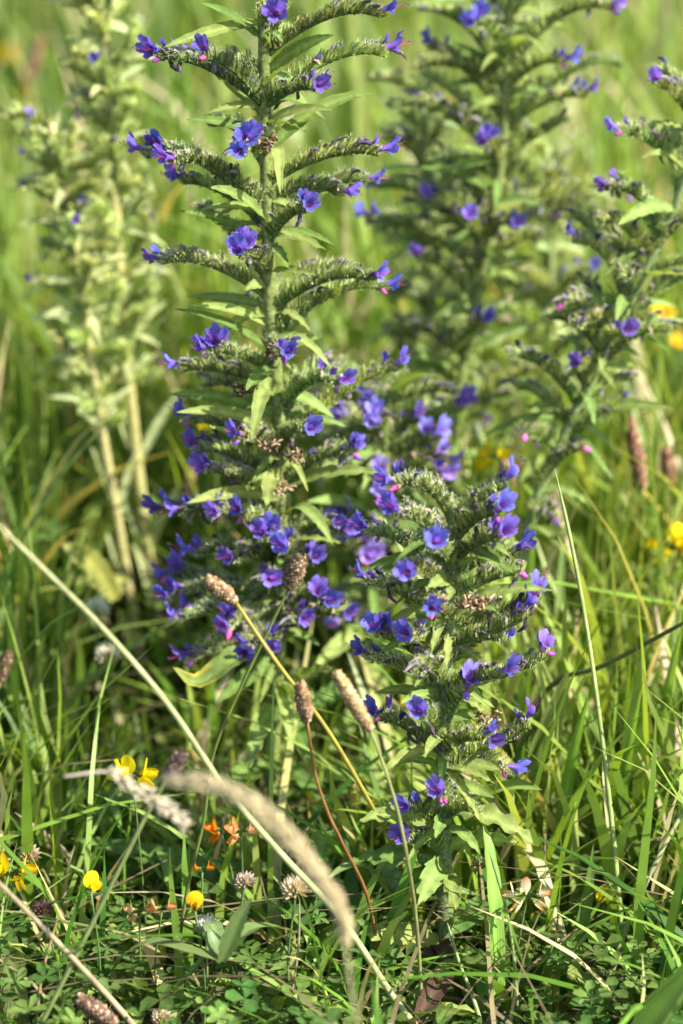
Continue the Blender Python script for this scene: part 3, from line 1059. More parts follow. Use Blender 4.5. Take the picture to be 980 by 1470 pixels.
# ---- far right, leaning
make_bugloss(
    'leaning bugloss going to seed, its bent stem and dark curled branch tips beside yellow flowers', 1.84,
    [(1030, 100), (1000, 200), (965, 310), (925, 390), (885, 465), (850, 540), (815, 615), (780, 690), (755, 770), (738, 860), (725, 960), (716, 1060), (710, 1150)],
    [
        (990, 250, 890, 192, -0.01, 1, {'bow': 0.10, 'fl': [0, 3], 'w': 6}), (1000, 190, 940, 122, -0.01, 1, {'bow': 0.15, 'fl': [0]}),
        (950, 350, 868, 272, -0.01, 1, {'bow': 0.24, 'fl': [0]}), (930, 390, 862, 320, -0.01, 0, {'bow': 0.25, 'w': 8}),
        (895, 450, 822, 348, 0.0, 1, {'bow': 0.25}), (905, 440, 985, 300, 0.01, 0, {'bow': 0.12}), (935, 380, 1010, 300, 0, 1, {}),
        (870, 500, 806, 438, -0.02, 0, {'bow': 0.2, 'w': 8}), (868, 510, 958, 476, -0.01, 0, {'bow': 0.12, 'w': 8}),
        (885, 470, 985, 400, 0.02, 0, {'bow': 0.12}), (850, 540, 930, 440, 0.0, 0, {'w': 8}), (830, 590, 732, 512, -0.01, 0, {'bow': 0.16, 'w': 9}),
        (820, 615, 900, 582, -0.01, 0, {'bow': 0.05, 'w': 6}), (800, 650, 752, 626, -0.02, 0, {'w': 5}), (775, 700, 836, 645, -0.01, 0, {'w': 7}),
        (860, 520, 892, 484, -0.03, 1, {'fl': [0]}), (840, 570, 900, 545, 0.02, 0, {}), (765, 745, 790, 742, -0.02, 0, {'w': 6}),
        (880, 470, 830, 470, -0.03, 0, {'w': 6}), (905, 420, 900, 400, -0.04, 0, {'w': 6}), (840, 560, 830, 530, -0.04, 1, {}),
    ],
    [(890, 455, 868, 405, -0.02, 10), (870, 500, 860, 450, -0.02, 9), (830, 580, 810, 535, -0.02, 9), (752, 775, 828, 770, -0.02, 24),
     (880, 470, 960, 505, 0, 14), (815, 620, 880, 690, 0, 14), (740, 840, 690, 900, 0, 22, {'col': G_LEAFL})],
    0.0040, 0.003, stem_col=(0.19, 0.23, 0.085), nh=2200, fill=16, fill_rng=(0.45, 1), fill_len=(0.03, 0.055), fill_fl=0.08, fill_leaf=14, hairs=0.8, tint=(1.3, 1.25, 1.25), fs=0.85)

# ---- two tangled ones that fill the gap behind
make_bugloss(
    'pale tangled bugloss low between the upright rear plant and the leaning one', 2.06,
    [(790, 230), (792, 330), (788, 430), (775, 540), (760, 650), (748, 760), (740, 900), (736, 1030)],
    [(792, 330, 740, 290, -0.01, 0), (790, 350, 850, 300, 0, 0), (790, 420, 700, 390, -0.02, 0), (788, 440, 850, 390, -0.02, 1), (780, 500, 700, 460, 0, 0), (776, 540, 840, 480, -0.02, 0),
     (770, 590, 690, 540, -0.02, 0), (765, 620, 830, 560, 0, 0), (758, 680, 690, 620, -0.01, 1, {'fl': [6]}), (756, 690, 820, 640, -0.02, 0), (790, 300, 790, 250, -0.04, 0)],
    [(785, 460, 700, 500, -0.02, 16), (770, 590, 860, 620, 0, 18), (758, 680, 680, 720, -0.02, 18), (750, 760, 830, 800, -0.02, 20), (748, 790, 690, 850, 0, 22)],
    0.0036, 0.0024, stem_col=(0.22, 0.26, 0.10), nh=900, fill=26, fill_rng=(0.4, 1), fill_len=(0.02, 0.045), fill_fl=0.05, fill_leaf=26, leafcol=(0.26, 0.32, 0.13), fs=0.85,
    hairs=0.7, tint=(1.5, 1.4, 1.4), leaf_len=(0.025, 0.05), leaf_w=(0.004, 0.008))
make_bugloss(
    'pale thin bugloss close behind the tall dark plant, with tiny pink and violet tips', 2.02,
    [(605, 130), (612, 230), (618, 330), (622, 430), (620, 530), (612, 640), (604, 760), (598, 900), (596, 1060)],
    [(612, 240, 645, 245, -0.03, 0, {'buds': 2}), (612, 250, 560, 200, 0, 0), (615, 300, 660, 270, 0, 0), (616, 340, 545, 330, 0, 0), (618, 370, 585, 330, -0.02, 0), (620, 420, 680, 380, 0, 0),
     (621, 450, 550, 420, 0, 0), (620, 500, 560, 480, -0.02, 0), (620, 520, 672, 480, 0, 1), (616, 590, 560, 570, 0, 1, {'fl': [6]}), (614, 620, 665, 600, -0.02, 0)],
    [(618, 350, 540, 390, 0, 14), (620, 430, 690, 450, 0, 14), (620, 520, 545, 540, -0.01, 18), (612, 640, 680, 690, -0.01, 18), (606, 740, 560, 790, 0, 20)],
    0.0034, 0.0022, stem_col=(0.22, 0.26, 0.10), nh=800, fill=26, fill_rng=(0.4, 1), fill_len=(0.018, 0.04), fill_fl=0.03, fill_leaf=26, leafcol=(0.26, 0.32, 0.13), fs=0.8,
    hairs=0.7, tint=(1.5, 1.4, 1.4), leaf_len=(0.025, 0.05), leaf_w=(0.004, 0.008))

# ---- pale left pair
PALE = (1.85, 1.7, 1.75)
make_bugloss(
    'pale yellow green bugloss with straight straw coloured stem, nearly out of flower', 2.00,
    [(135, -60), (148, 40), (158, 160), (165, 290), (174, 420), (184, 540), (195, 650), (208, 760), (222, 880), (232, 1010), (238, 1080)],
    [(150, 60, 88, 8, -0.01, 1), (152, 100, 186, 30, -0.01, 0), (155, 140, 140, 95, -0.04, 1, {'fl': [4]}), (156, 130, 92, 95, 0, 0),
     (160, 220, 190, 150, -0.02, 0), (160, 240, 110, 200, -0.02, 0), (165, 330, 200, 240, 0, 0), (160, 200, 105, 130, 0, 0),
     (170, 390, 205, 310, 0, 0), (168, 360, 122, 300, -0.03, 1, {'fl': [4]}), (178, 470, 212, 390, -0.01, 0), (175, 440, 130, 380, 0, 0),
     (150, 30, 190, -20, 0, 0), (145, 20, 120, -40, 0, 0), (180, 520, 205, 450, -0.03, 0), (160, 270, 150, 210, -0.04, 0)],
    [(185, 545, 240, 450, 0, 14), (196, 660, 150, 560, 0, 16), (196, 660, 260, 560, 0, 16), (210, 790, 160, 700, 0, 18), (212, 790, 262, 690, -0.01, 18),
     (220, 870, 190, 780, -0.02, 20), (228, 950, 262, 860, -0.01, 24, {'col': (0.4, 0.35, 0.15)}), (228, 960, 212, 1030, -0.03, 26, {'col': (0.45, 0.38, 0.16)}),
     (222, 880, 280, 900, 0, 20)],
    0.0046, 0.0036, leaf_w=(0.003, 0.006), stem_col=(0.38, 0.36, 0.14), tint=PALE, fs=0.55, leaf_len=(0.014, 0.032), leaf_rise=(0.2, 1.2), nh=700, fill=30, fill_rng=(0.48, 1), fill_len=(0.015, 0.034), fill_fl=0.0, fill_leaf=60,
    hairs=0.6, leafcol=(0.38, 0.42, 0.20), withered=1, base_buds=0, fill_back=False)
make_bugloss(
    'thin pale bugloss stem with small blue tips, beside the straw coloured stem', 1.98,
    [(72, 175), (92, 260), (108, 350), (122, 450), (136, 550), (150, 640), (168, 740), (186, 850), (205, 960), (222, 1090)],
    [(88, 250, 52, 168, -0.01, 1, {'buds': 0}), (92, 280, 38, 228, -0.01, 1, {'fl': [4]}), (96, 320, 36, 272, -0.01, 1), (104, 350, 112, 326, -0.04, 1, {'fl': [4]}),
     (118, 450, 46, 408, -0.01, 1), (98, 300, 140, 230, 0, 0), (110, 390, 150, 320, 0, 0), (110, 400, 60, 350, 0, 0), (125, 480, 160, 400, 0, 0), (85, 230, 100, 180, 0, 0),
     (128, 520, 80, 440, 0, 0), (120, 440, 135, 380, -0.03, 0), (90, 270, 75, 215, -0.03, 0), (140, 580, 110, 520, 0, 0)],
    [(150, 645, 110, 570, 0, 14), (168, 745, 130, 640, 0, 16), (168, 745, 195, 650, 0, 15), (186, 850, 150, 760, 0, 20), (205, 960, 170, 880, 0, 24)],
    0.0035, 0.0026, leaf_w=(0.003, 0.006), stem_col=(0.44, 0.36, 0.17), tint=PALE, fs=0.55, leaf_len=(0.012, 0.026), leaf_rise=(0.2, 1.2), nh=500, fill=26, fill_rng=(0.46, 1), fill_len=(0.012, 0.03), fill_fl=0.0, fill_leaf=50,
    hairs=0.6, leafcol=(0.38, 0.42, 0.20), withered=1, base_buds=0, fill_back=False)


# ------------------------------------------------------------------ ribwort plantains: a brown seed head on a bare stalk
def plantain(label, head, stalk, Y, wpx, hcol=(0.20, 0.125, 0.065), scol=(0.20, 0.20, 0.05), sr=0.0011, group=None, n=170):
    """head: (px,py) of tip and foot of the head; stalk: list of (px,py[,dY]) from the head's foot downwards."""
    pts = [at(p[0], p[1], Y + (p[2] if len(p) > 2 else 0)) for p in stalk]
    h0 = at(head[0], head[1], Y)
    h1 = pts[0]
    root = empty('ribwort_plantain', pts[-1])
    tag(root, label, 'wildflower', group)
    loc = pts[-1]
    mb = MB()
    mb.tube([p - loc for p in smooth_path(list(reversed(pts)), 26)], lambda t: sr * (1.15 - 0.35 * t), 7, scol)
    mb.build('stalk', [M_STALK], root)
    mb = MB()
    ax = h0 - h1
    L = ax.length
    d = ax.normalized()
    a = d.cross(Vector((0, 1, 0.3))).normalized()
    b = d.cross(a)
    R = wpx / 2400 / 2
    prof = lambda t: R * (math.sin(math.pi * (0.08 + 0.86 * t)) ** 0.55)
    o = h1 - loc
    mb.tube([o + d * L * (i / 10) for i in range(11)], lambda t: prof(t) * 0.86, 10, tuple(c * 0.5 for c in hcol))
    for k in range(n):                               # the scales
        t = (k + 0.5) / n
        an = k * 2.39996
        rd = a * math.cos(an) + b * math.sin(an)
        sd = d.cross(rd)
        p = o + d * L * t + rd * prof(t) * 0.80
        s = 0.0016 * U(0.7, 1.35)
        c = shade(hcol, 0.55, 1.6)
        if U(0, 1) < 0.22:
            c = mixc(c, (0.50, 0.36, 0.24), U(0.4, 1))
        i0, i1 = mb.vert(p - sd * s * 0.8, c), mb.vert(p + sd * s * 0.8, c)
        i2 = mb.vert(p + rd * s * 0.95 + d * s * U(0.3, 1.2), c)
        i3 = mb.vert(p + d * s * 1.3, c)
        mb.face((i0, i1, i2))
        mb.face((i1, i3, i2))
        mb.face((i3, i0, i2))
    mb.build('seed_head', [M_DRY], root)
    return root


plantain('stubby brown plantain head on long yellow stalk crossing a darker stalk', (297, 831),
         [(339, 866), (400, 955, -.01), (470, 1048, -.01), (535, 1160, 0.01), (572, 1235, 0.05), (592, 1310, 0.08), (600, 1390, 0.08)], 1.56, 24, scol=(0.30, 0.26, 0.045), sr=0.0014)
plantain('dark egg shaped plantain head on thin dark green stalk, against violet flowers', (432, 799),
         [(414, 846), (385, 905), (335, 1010), (304, 1090), (292, 1180), (270, 1270), (248, 1410, 0.0)], 1.57, 26, scol=(0.13, 0.155, 0.04), sr=0.0010,
         hcol=(0.165, 0.115, 0.065))
plantain('narrow brown plantain head on reddish stalk, below the crossing stalks', (430, 982),
         [(441, 1036), (452, 1110), (472, 1170), (495, 1218), (528, 1290, 0.02), (548, 1400, 0.05), (552, 1440, 0.06)], 1.53, 22, scol=(0.20, 0.10, 0.03), sr=0.0010)
plantain('long tan plantain head leaning against the short front bugloss', (482, 966),
         [(532, 1049), (556, 1115), (572, 1170), (584, 1230), (596, 1310, 0.02), (603, 1400, 0.03), (606, 1480, 0.03)], 1.51, 20, scol=(0.22, 0.24, 0.09), sr=0.0011,
         hcol=(0.33, 0.21, 0.105), n=260)
plantain('small dark withered plantain head on curved light green stalk, near dry grass plume', (262, 1082),
         [(241, 1114), (205, 1180), (160, 1270), (110, 1370), (55, 1478)], 1.47, 20, scol=(0.22, 0.27, 0.09), sr=0.0013, hcol=(0.10, 0.065, 0.06), n=110)
plantain('long rust brown plantain head beside a shorter one in the sunlit grass', (903, 600),
         [(922, 700), (928, 800), (940, 900), (945, 1060), (948, 1150)], 1.90, 26, hcol=(0.20, 0.10, 0.06), n=220)
plantain('short rust brown plantain head beside a longer one in the sunlit grass', (955, 645),
         [(961, 695), (958, 800), (962, 900), (965, 1130)], 1.92, 24, hcol=(0.20, 0.10, 0.06))
plantain('blurred brown plantain head low among sunlit grass right of the front bugloss', (874, 855),
         [(872, 905), (880, 980), (885, 1060), (880, 1130)], 1.92, 26, hcol=(0.16, 0.09, 0.05), n=120)
plantain('brown plantain head right behind two yellow flowers', (718, 655), [(735, 690), (742, 760), (745, 860), (742, 1060)], 1.98, 24, hcol=(0.19, 0.11, 0.06))
plantain('brown plantain head between the pale left stem and the violet flowers', (276, 672), [(264, 722), (262, 800), (262, 900), (258, 1060)], 2.0, 20)
plantain('pinkish brown plantain head above another on the thin pale stem side', (52, 425), [(60, 472), (75, 560), (100, 700), (120, 800), (128, 900)], 2.3, 24, hcol=(0.28, 0.15, 0.09))
plantain('small pinkish brown plantain head under another near the thin pale stem', (52, 485), [(64, 520), (90, 600), (110, 720), (118, 930)], 2.28, 24, hcol=(0.28, 0.15, 0.09))
plantain('tall tan plantain head far back above the thin pale bugloss', (60, 52), [(40, 120), (42, 250), (45, 420), (48, 700)], 2.6, 22, hcol=(0.30, 0.18, 0.10), n=220)
plantain('brown plantain head cut by the picture edge beside the long fallen stem', (-8, 985), [(14, 935), (-20, 1010), (-30, 1120), (-35, 1260)], 1.75, 26, hcol=(0.17, 0.10, 0.06))
plantain('dusky plantain head lying low at the foot of the pinkish dry stem', (112, 1433), [(168, 1472), (205, 1490), (240, 1510)], 1.46, 26, hcol=(0.15, 0.09, 0.06))
plantain('dark plantain head in grass by the second brown stalk of the right meadow', (820, 760), [(800, 800), (790, 860), (790, 960), (790, 1080)], 2.05, 20, hcol=(0.2, 0.12, 0.08))


# ------------------------------------------------------------------ stems and blades of grass that stand out singly
def stalk_thing(label, pts, r, col, name='dry_straw', cat='straw', nodes=0, leafs=(), group=None):
    P = [at(*p) for p in pts]
    loc = min(P, key=lambda q: q.z).copy()
    path = [p - loc for p in smooth_path(P, 40)]
    if not leafs:
        mb = MB()
        mb.tube(path, lambda t: r * (0.75 + 0.5 * t) * min(1, 0.15 + t * 9), 8, lambda t: mixc(col, tuple(c * 0.8 for c in col), abs(math.sin(t * 9))))
        o = mb.build(name, [M_STALK])
        o.location = loc
        return tag(o, label, cat, group)
    root = empty(name, loc)
    tag(root, label, cat, group)
    mb = MB()
    mb.tube(path, lambda t: r * (0.75 + 0.5 * t) * min(1, 0.15 + t * 9), 8, lambda t: mixc(col, tuple(c * 0.8 for c in col), abs(math.sin(t * 9))))
    mb.build('culm', [M_STALK], root)
    for lf in leafs:
        mb = MB()
        mb.leaf([at(*q) - loc for q in lf[0]], lf[1] / 2400, UP, lf[2], seg=18, kind='blade')
        mb.build('blade', [M_GRASS], root)
    return root


stalk_thing('long pale fallen grass stem running diagonally under the dry plume', [(-40, 718, 1.44), (60, 815, 1.46), (150, 905, 1.48), (240, 1010, 1.49), (320, 1128, 1.50), (400, 1222, 1.505),
            (490, 1320, 1.51), (560, 1425, 1.515), (600, 1478, 1.515)], 0.0017, (0.40, 0.42, 0.20))
stalk_thing('pinkish dry stem slanting low, above the dusky plantain head', [(-30, 1240, 1.44), (60, 1330, 1.46), (150, 1425, 1.475), (215, 1500, 1.48)], 0.0016, (0.40, 0.32, 0.20))
stalk_thing('slender light green grass stem standing free right of the front bugloss', [(796, 672, 1.66), (822, 790, 1.65), (845, 920, 1.64), (864, 1060, 1.63), (880, 1200, 1.62), (893, 1340, 1.61), (902, 1410, 1.60)],
            0.0014, (0.34, 0.42, 0.14))
stalk_thing('dark green stalk crossing slantwise behind the slender free stem', [(1010, 878, 1.66), (930, 922, 1.68), (860, 958, 1.70), (800, 978, 1.72), (760, 1040, 1.74), (740, 1245, 1.76)], 0.0017, (0.11, 0.13, 0.04))
stalk_thing('thin green stem springing from the foot of the front bugloss', [(642, 1325, 1.56), (660, 1385, 1.555), (678, 1430, 1.55), (700, 1500, 1.53)], 0.0012, (0.26, 0.33, 0.14))
stalk_thing('thin green stem between the white and orange trefoil and the wavy leaf', [(700, 1215, 1.55), (725, 1300, 1.545), (738, 1380, 1.54), (745, 1490, 1.53)], 0.0010, (0.20, 0.27, 0.09))
stalk_thing('pale jointed grass stem leaning among blades at the right meadow edge', [(985, 830, 1.80), (950, 930, 1.78), (905, 1050, 1.76), (870, 1150, 1.74), (850, 1215, 1.72), (836, 1300, 1.70)], 0.0017, (0.34, 0.38, 0.17))
stalk_thing('straw coloured stem rising to the right beyond the yellow trefoil petal', [(1000, 1130, 1.62), (945, 1230, 1.60), (900, 1330, 1.59), (870, 1420, 1.58)], 0.0016, (0.32, 0.33, 0.14))
stalk_thing('tan stem with bent neck among sunlit grass', [(846, 690, 1.98), (862, 780, 1.98), (880, 900, 1.97), (895, 1010, 1.96), (898, 1100, 1.95)], 0.0018, (0.34, 0.31, 0.15))
stalk_thing('thick straw lying level behind the wavy leaf of the front bugloss', [(560, 1228, 1.70), (680, 1220, 1.69), (800, 1224, 1.69)], 0.0028, (0.36, 0.34, 0.15))
stalk_thing('thin brown stalk leaning in the shade by the dusky plantain head', [(85, 1310, 1.52), (60, 1400, 1.51), (50, 1490, 1.5)], 0.0009, (0.28, 0.20, 0.08))
stalk_thing('thin bare stem under the pale clover head by the dry plume', [(430, 1290, 1.53), (428, 1360, 1.525), (418, 1430, 1.52), (405, 1490, 1.51)], 0.0007, (0.28, 0.22, 0.14))
stalk_thing('orange brown stem behind the thin pale bugloss', [(75, 460, 2.12), (95, 560, 2.12), (118, 690, 2.12), (150, 800, 2.12), (165, 1000, 2.12)], 0.0018, (0.36, 0.24, 0.09))


def plume(label, pts, W, col, n, spread=1.0):
    """A dry nodding grass head made of many small spikelets."""
    P = [at(*p) for p in pts]
    loc = P[-1].copy()
    path = [p - loc for p in smooth_path(P, 40)]
    root = empty('grass_plume', loc)
    tag(root, label, 'grass plume')
    mb = MB()
    mb.tube(path, 0.0009, 6, tuple(c * 0.7 for c in col))
    mb.build('stalk', [M_STALK], root)
    mb = MB()
    for k in range(n):
        s = U(0.0, 0.80) * 40
        i = int(s)
        p = path[i].lerp(path[i + 1], s - i)
        t = (path[i] - path[i + 1]).normalized()
        rd = vrand(1)
        rd = (rd - t * rd.dot(t)).normalized()
        prof = math.sin(math.pi * (0.08 + 0.90 * s / 32)) ** 0.7
        d = (t * U(0.8, 1.4) + rd * U(0.3, 0.8) * spread).normalized()
        q = p + rd * W * 0.25 * prof * U(0.1, 1)
        l = U(0.005, 0.009)
        sd = d.cross(rd).normalized() * 0.0006
        c = shade(col, 0.75, 1.3)
        a, b = mb.vert(q + d * l * 0.35 - sd, c), mb.vert(q + d * l * 0.35 + sd, c)
        e, f = mb.vert(q, c), mb.vert(q + d * l, c)
        g = mb.vert(q + d * l * 0.35 + rd * 0.0009, c)
        mb.face((e, a, g))
        mb.face((e, g, b))
        mb.face((a, f, g))
        mb.face((g, f, b))
        mb.face((e, b, f, a))
    mb.build('spikelets', [M_DRY], root)['kind'] = 'stuff'


plume('thick tan dry grass plume drooping over the fallen stem', [(248, 1122, 1.29), (310, 1128, 1.285), (370, 1160, 1.28), (425, 1215, 1.28), (465, 1270, 1.28), (492, 1318, 1.285),
      (500, 1400, 1.29), (520, 1500, 1.30)], 0.012, (0.60, 0.49, 0.29), 1100)
plume('ragged whitish dry grass plume beside the small dark plantain head', [(262, 1182, 1.42), (240, 1163, 1.42), (210, 1142, 1.42), (172, 1117, 1.42), (150, 1108, 1.42), (90, 1115, 1.42)],
      0.010, (0.60, 0.52, 0.38), 200, 1.3)


def blade_thing(label, pts, wpx, col, group=None, up=None, name='grass_shoot', cat='grass', kind='blade', fold=0.35, twist=None):
    P = [at(*p) for p in pts]
    loc = P[0].copy()
    mb = MB()
    mb.leaf([p - loc for p in P], wpx / 2400, up or Vector((0, -0.8, 0.6)), col, fold=fold, seg=22, kind=kind, twist=U(-0.3, 0.3) if twist is None else twist)
    if name == 'plantain_rosette':                    # the leaf that shows, and shorter ones round the same root
        root = empty(name, loc)
        tag(root, label, cat, group)
        mb.build('leaf', [M_GRASS], root)
        for k in range(3):
            a = U(0, 6.28)
            d = Vector((math.cos(a), abs(math.sin(a)) * 0.8, 0)) * U(0.03, 0.06)
            mb = MB()
            mb.leaf([Vector((0, 0, 0)), d * 0.4 + UP * U(0.0, 0.015), d * 0.8 + UP * U(0, 0.015), d * 1.2 - UP * 0.002], U(0.008, 0.014), UP + vrand(0.3),
                    shade(col, 0.8, 1.1), seg=12)
            mb.build('leaf', [M_GRASS], root)
        return root
    o = mb.build(name, [M_GRASS])
    o.location = loc
    return tag(o, label, cat, group)


BL = (0.16, 0.25, 0.06)
BD = (0.085, 0.17, 0.03)
BP = (0.24, 0.32, 0.11)
blade_thing('wide pale ribbed grass blade slanting behind the white and orange trefoil', [(738, 1290, 1.72), (752, 1200, 1.71), (775, 1090, 1.70), (800, 1010, 1.69), (816, 960, 1.68)], 44, BP)
blade_thing('wide bright upright blade at the foot of the front bugloss', [(712, 1450, 1.56), (710, 1400, 1.56), (708, 1300, 1.56), (700, 1220, 1.57), (692, 1175, 1.58)], 34, (0.22, 0.36, 0.07), up=Vector((0.7, -0.7, 0.2)), twist=0.0)
blade_thing('slanting green blade rising to the yellow trefoil petal', [(808, 1440, 1.60), (825, 1370, 1.60), (842, 1290, 1.60), (852, 1210, 1.60)], 24, BL)
blade_thing('broad dark blade lying across the bottom corner under the straw stem', [(905, 1510, 1.45), (940, 1455, 1.45), (985, 1400, 1.45), (1030, 1340, 1.45)], 44, BD)
blade_thing('broad pale blade standing behind the pinkish dry stem', [(22, 1510, 1.56), (20, 1440, 1.56), (18, 1370, 1.56), (-5, 1300, 1.56)], 44, BP)
blade_thing('bright green blade curving beneath the short bugloss flowers', [(695, 1230, 1.75), (692, 1150, 1.75), (672, 1060, 1.75), (650, 980, 1.75), (640, 930, 1.75)], 26, (0.2, 0.34, 0.07))
blade_thing('yellowish broad leaf with drooping tip right of the front stem', [(640, 1165, 1.66), (680, 1150, 1.65), (735, 1132, 1.64), (778, 1134, 1.63)], 46, (0.26, 0.34, 0.08), kind='lance', up=UP, name='plantain_rosette', cat='plant')
blade_thing('broad level leaf behind the reddish plantain stalk', [(640, 1118, 1.78), (570, 1108, 1.77), (500, 1108, 1.77), (440, 1125, 1.77)], 42, (0.2, 0.29, 0.06), kind='lance', up=Vector((0, -0.6, 0.8)), name='plantain_rosette', cat='plant')
blade_thing('broad dark leaf reaching left beneath the dry plume', [(380, 1300, 1.64), (300, 1250, 1.65), (200, 1222, 1.66), (100, 1203, 1.66)], 34, (0.11, 0.19, 0.04), kind='lance', up=Vector((0, -0.7, 0.7)), name='plantain_rosette', cat='plant')
blade_thing('arched pale leaf end by the reddish stalk foot', [(560, 1290, 1.60), (530, 1250, 1.59), (500, 1245, 1.58), (470, 1262, 1.57)], 26, BP, kind='lance', up=UP, name='plantain_rosette', cat='plant')
blade_thing('yellow turned leaf in the shade behind the long fallen stem', [(165, 860, 1.9), (140, 820, 1.89), (112, 795, 1.88), (88, 780, 1.88)], 40, (0.33, 0.34, 0.09), kind='lance', up=Vector((0, -0.7, 0.7)), name='plantain_rosette', cat='plant')
blade_thing('small upright leaf beside the white clover tuft under the plume', [(318, 1380, 1.50), (330, 1350, 1.50), (345, 1315, 1.50), (362, 1288, 1.50)], 24, (0.17, 0.24, 0.08), kind='lance', name='plantain_rosette', cat='plant')
blade_thing('brown shrivelled leaf at the very foot of the front bugloss', [(645, 1395, 1.57), (625, 1420, 1.55), (605, 1450, 1.53), (590, 1490, 1.51)], 30, (0.10, 0.06, 0.045), kind='lance', name='plantain_rosette', cat='plant', fold=0.8)
# rows of blades that only their place tells apart
for i in range(46):
    px = U(770, 1010)
    Y = U(1.66, 2.05)
    foot = 1400 - (Y - 1.597) * 1080
    top = foot - U(180, 420)
    lean = U(-90, 90)
    col = RND.choice([BL, BP, BP, (0.18, 0.3, 0.06), (0.36, 0.35, 0.15)])
    word = {BL: 'mid green', BP: 'pale green', (0.18, 0.3, 0.06): 'bright green'}.get(col, 'straw coloured')
    wide = U(9, 24)
    blade_thing('%s %s grass blade standing in the sunlit grass right of the front bugloss' % ('broad' if wide > 17 else 'narrow', word),
                [(px, foot + 30, Y), (px + lean * 0.15, foot * 0.65 + top * 0.35, Y), (px + lean * 0.5, foot * 0.3 + top * 0.7, Y - 0.01), (px + lean, top, Y - 0.03)],
                wide, col, group='sunlit blades right of the front plant',
                up=Vector((U(-0.6, 0.6), -0.8, 0.4)))
for i in range(40):
    px = U(-30, 300)
    Y = U(1.80, 2.15) if not 105 < px < 245 else U(2.10, 2.25)
    foot = 1400 - (Y - 1.597) * 1080
    top = foot - U(160, 400)
    lean = U(-80, 80)
    col = RND.choice([BL, BD, BD, (0.13, 0.26, 0.04)])
    word = {BL: 'light green', BD: 'dark green'}.get(col, 'fresh green')
    wide = U(10, 26)
    blade_thing('%s %s grass blade in the shaded grass around the pale bugloss stems' % ('broad' if wide > 18 else 'narrow', word),
                [(px, foot + 30, Y), (px + lean * 0.15, foot * 0.65 + top * 0.35, Y), (px + lean * 0.5, foot * 0.3 + top * 0.7, Y - 0.01), (px + lean, top, Y - 0.03)],
                wide, col, group='shaded blades by the pale stems',
                up=Vector((U(-0.6, 0.6), -0.8, 0.4)))
for i in range(60):
    px = U(-60, 1040)
    Y = U(2.3, 3.3)
    g = at(px, 735, Y)
    h = U(0.28, 0.52)
    lean = U(-0.10, 0.10)
    b = Vector((g.x, Y, -0.01))
    col = RND.choice([BP, (0.36, 0.42, 0.14), BL, (0.42, 0.46, 0.2), (0.5, 0.46, 0.27)])
    word = {BP: 'pale green', BL: 'mid green', (0.36, 0.42, 0.14): 'yellow green', (0.42, 0.46, 0.2): 'whitish green'}.get(col, 'straw coloured')
    mb = MB()
    mb.leaf([Vector((0, 0, 0)), Vector((lean * 0.15, 0, h * 0.4)), Vector((lean * 0.5, 0, h * 0.75)), Vector((lean, -0.02, h))], U(0.008, 0.019),
            Vector((U(-0.5, 0.5), -0.9, 0.3)), col, seg=14, kind='blade')
    o = mb.build('grass_shoot', [M_GRASS])
    o.location = b
    tag(o, 'broad tall %s blade standing out of the blurred far meadow' % word, 'grass', 'broad blades of the far meadow')



# ------------------------------------------------------------------ clumps of broad leaves in the lower growth
def rosette(label, px, py, Y, n, ln, wid, col, group):
    """Long ribbed leaves springing from one root."""
    c = at(px, py, Y)
    loc = Vector((c.x, Y, -0.012))
    root = empty('plantain_rosette', loc)
    tag(root, label, 'plant', group)
    for k in range(n):
        a = 6.283 * k / n + U(-0.4, 0.4)
        l = ln * U(0.6, 1.15)
        rise = U(0.35, 1.5)
        d = Vector((math.cos(a), math.sin(a), 0))
        p1 = d * l * 0.30 + UP * l * 0.30 * rise
        p2 = d * l * 0.62 + UP * l * 0.50 * rise
        p3 = d * l * 0.95 + UP * l * 0.50 * rise * U(0.7, 1.2)
        g = U(0.75, 1.3)
        mb = MB()
        mb.leaf([Vector((0, 0, 0)), p1, p2, p3], wid * U(0.7, 1.2), UP + d * -0.4 + vrand(0.25), tuple(q * g for q in mixc(col, (0.30, 0.36, 0.09), U(0, 0.5))),
                fold=0.3, wavy=U(0, 0.002), seg=14)
        mb.build('leaf', [M_LEAF], root)


for i, (px, Y) in enumerate(((300, 1.80), (470, 1.72), (560, 1.74), (430, 1.62), (520, 1.60), (760, 1.74), (840, 1.70), (930, 1.66), (690, 1.80), (220, 1.72), (120, 1.76),
                             (40, 1.70), (360, 1.54), (560, 1.53), (700, 1.55), (800, 1.55), (900, 1.56), (180, 1.58), (480, 1.80), (610, 1.86), (380, 1.88), (860, 1.86))):
    where = ('beside the pale bugloss stems' if Y > 1.65 else 'by the curved plantain stalk') if px < 260 else ('around the tall bugloss foot' if Y > 1.65 else 'under the dry plume') if px < 465 else \
        ('behind the front bugloss' if Y > 1.65 else 'at the foot of the front bugloss') if px < 725 else ('in the sunlit grass' if Y > 1.65 else 'below the half open yellow trefoil')
    rosette('clump of long ribbed leaves low ' + where, px, 1200, Y, RND.choice([6, 7, 8]), U(0.08, 0.14) if Y > 1.6 else U(0.05, 0.085), U(0.010, 0.018), (0.14, 0.23, 0.055),
            'leaf clumps low in the turf')

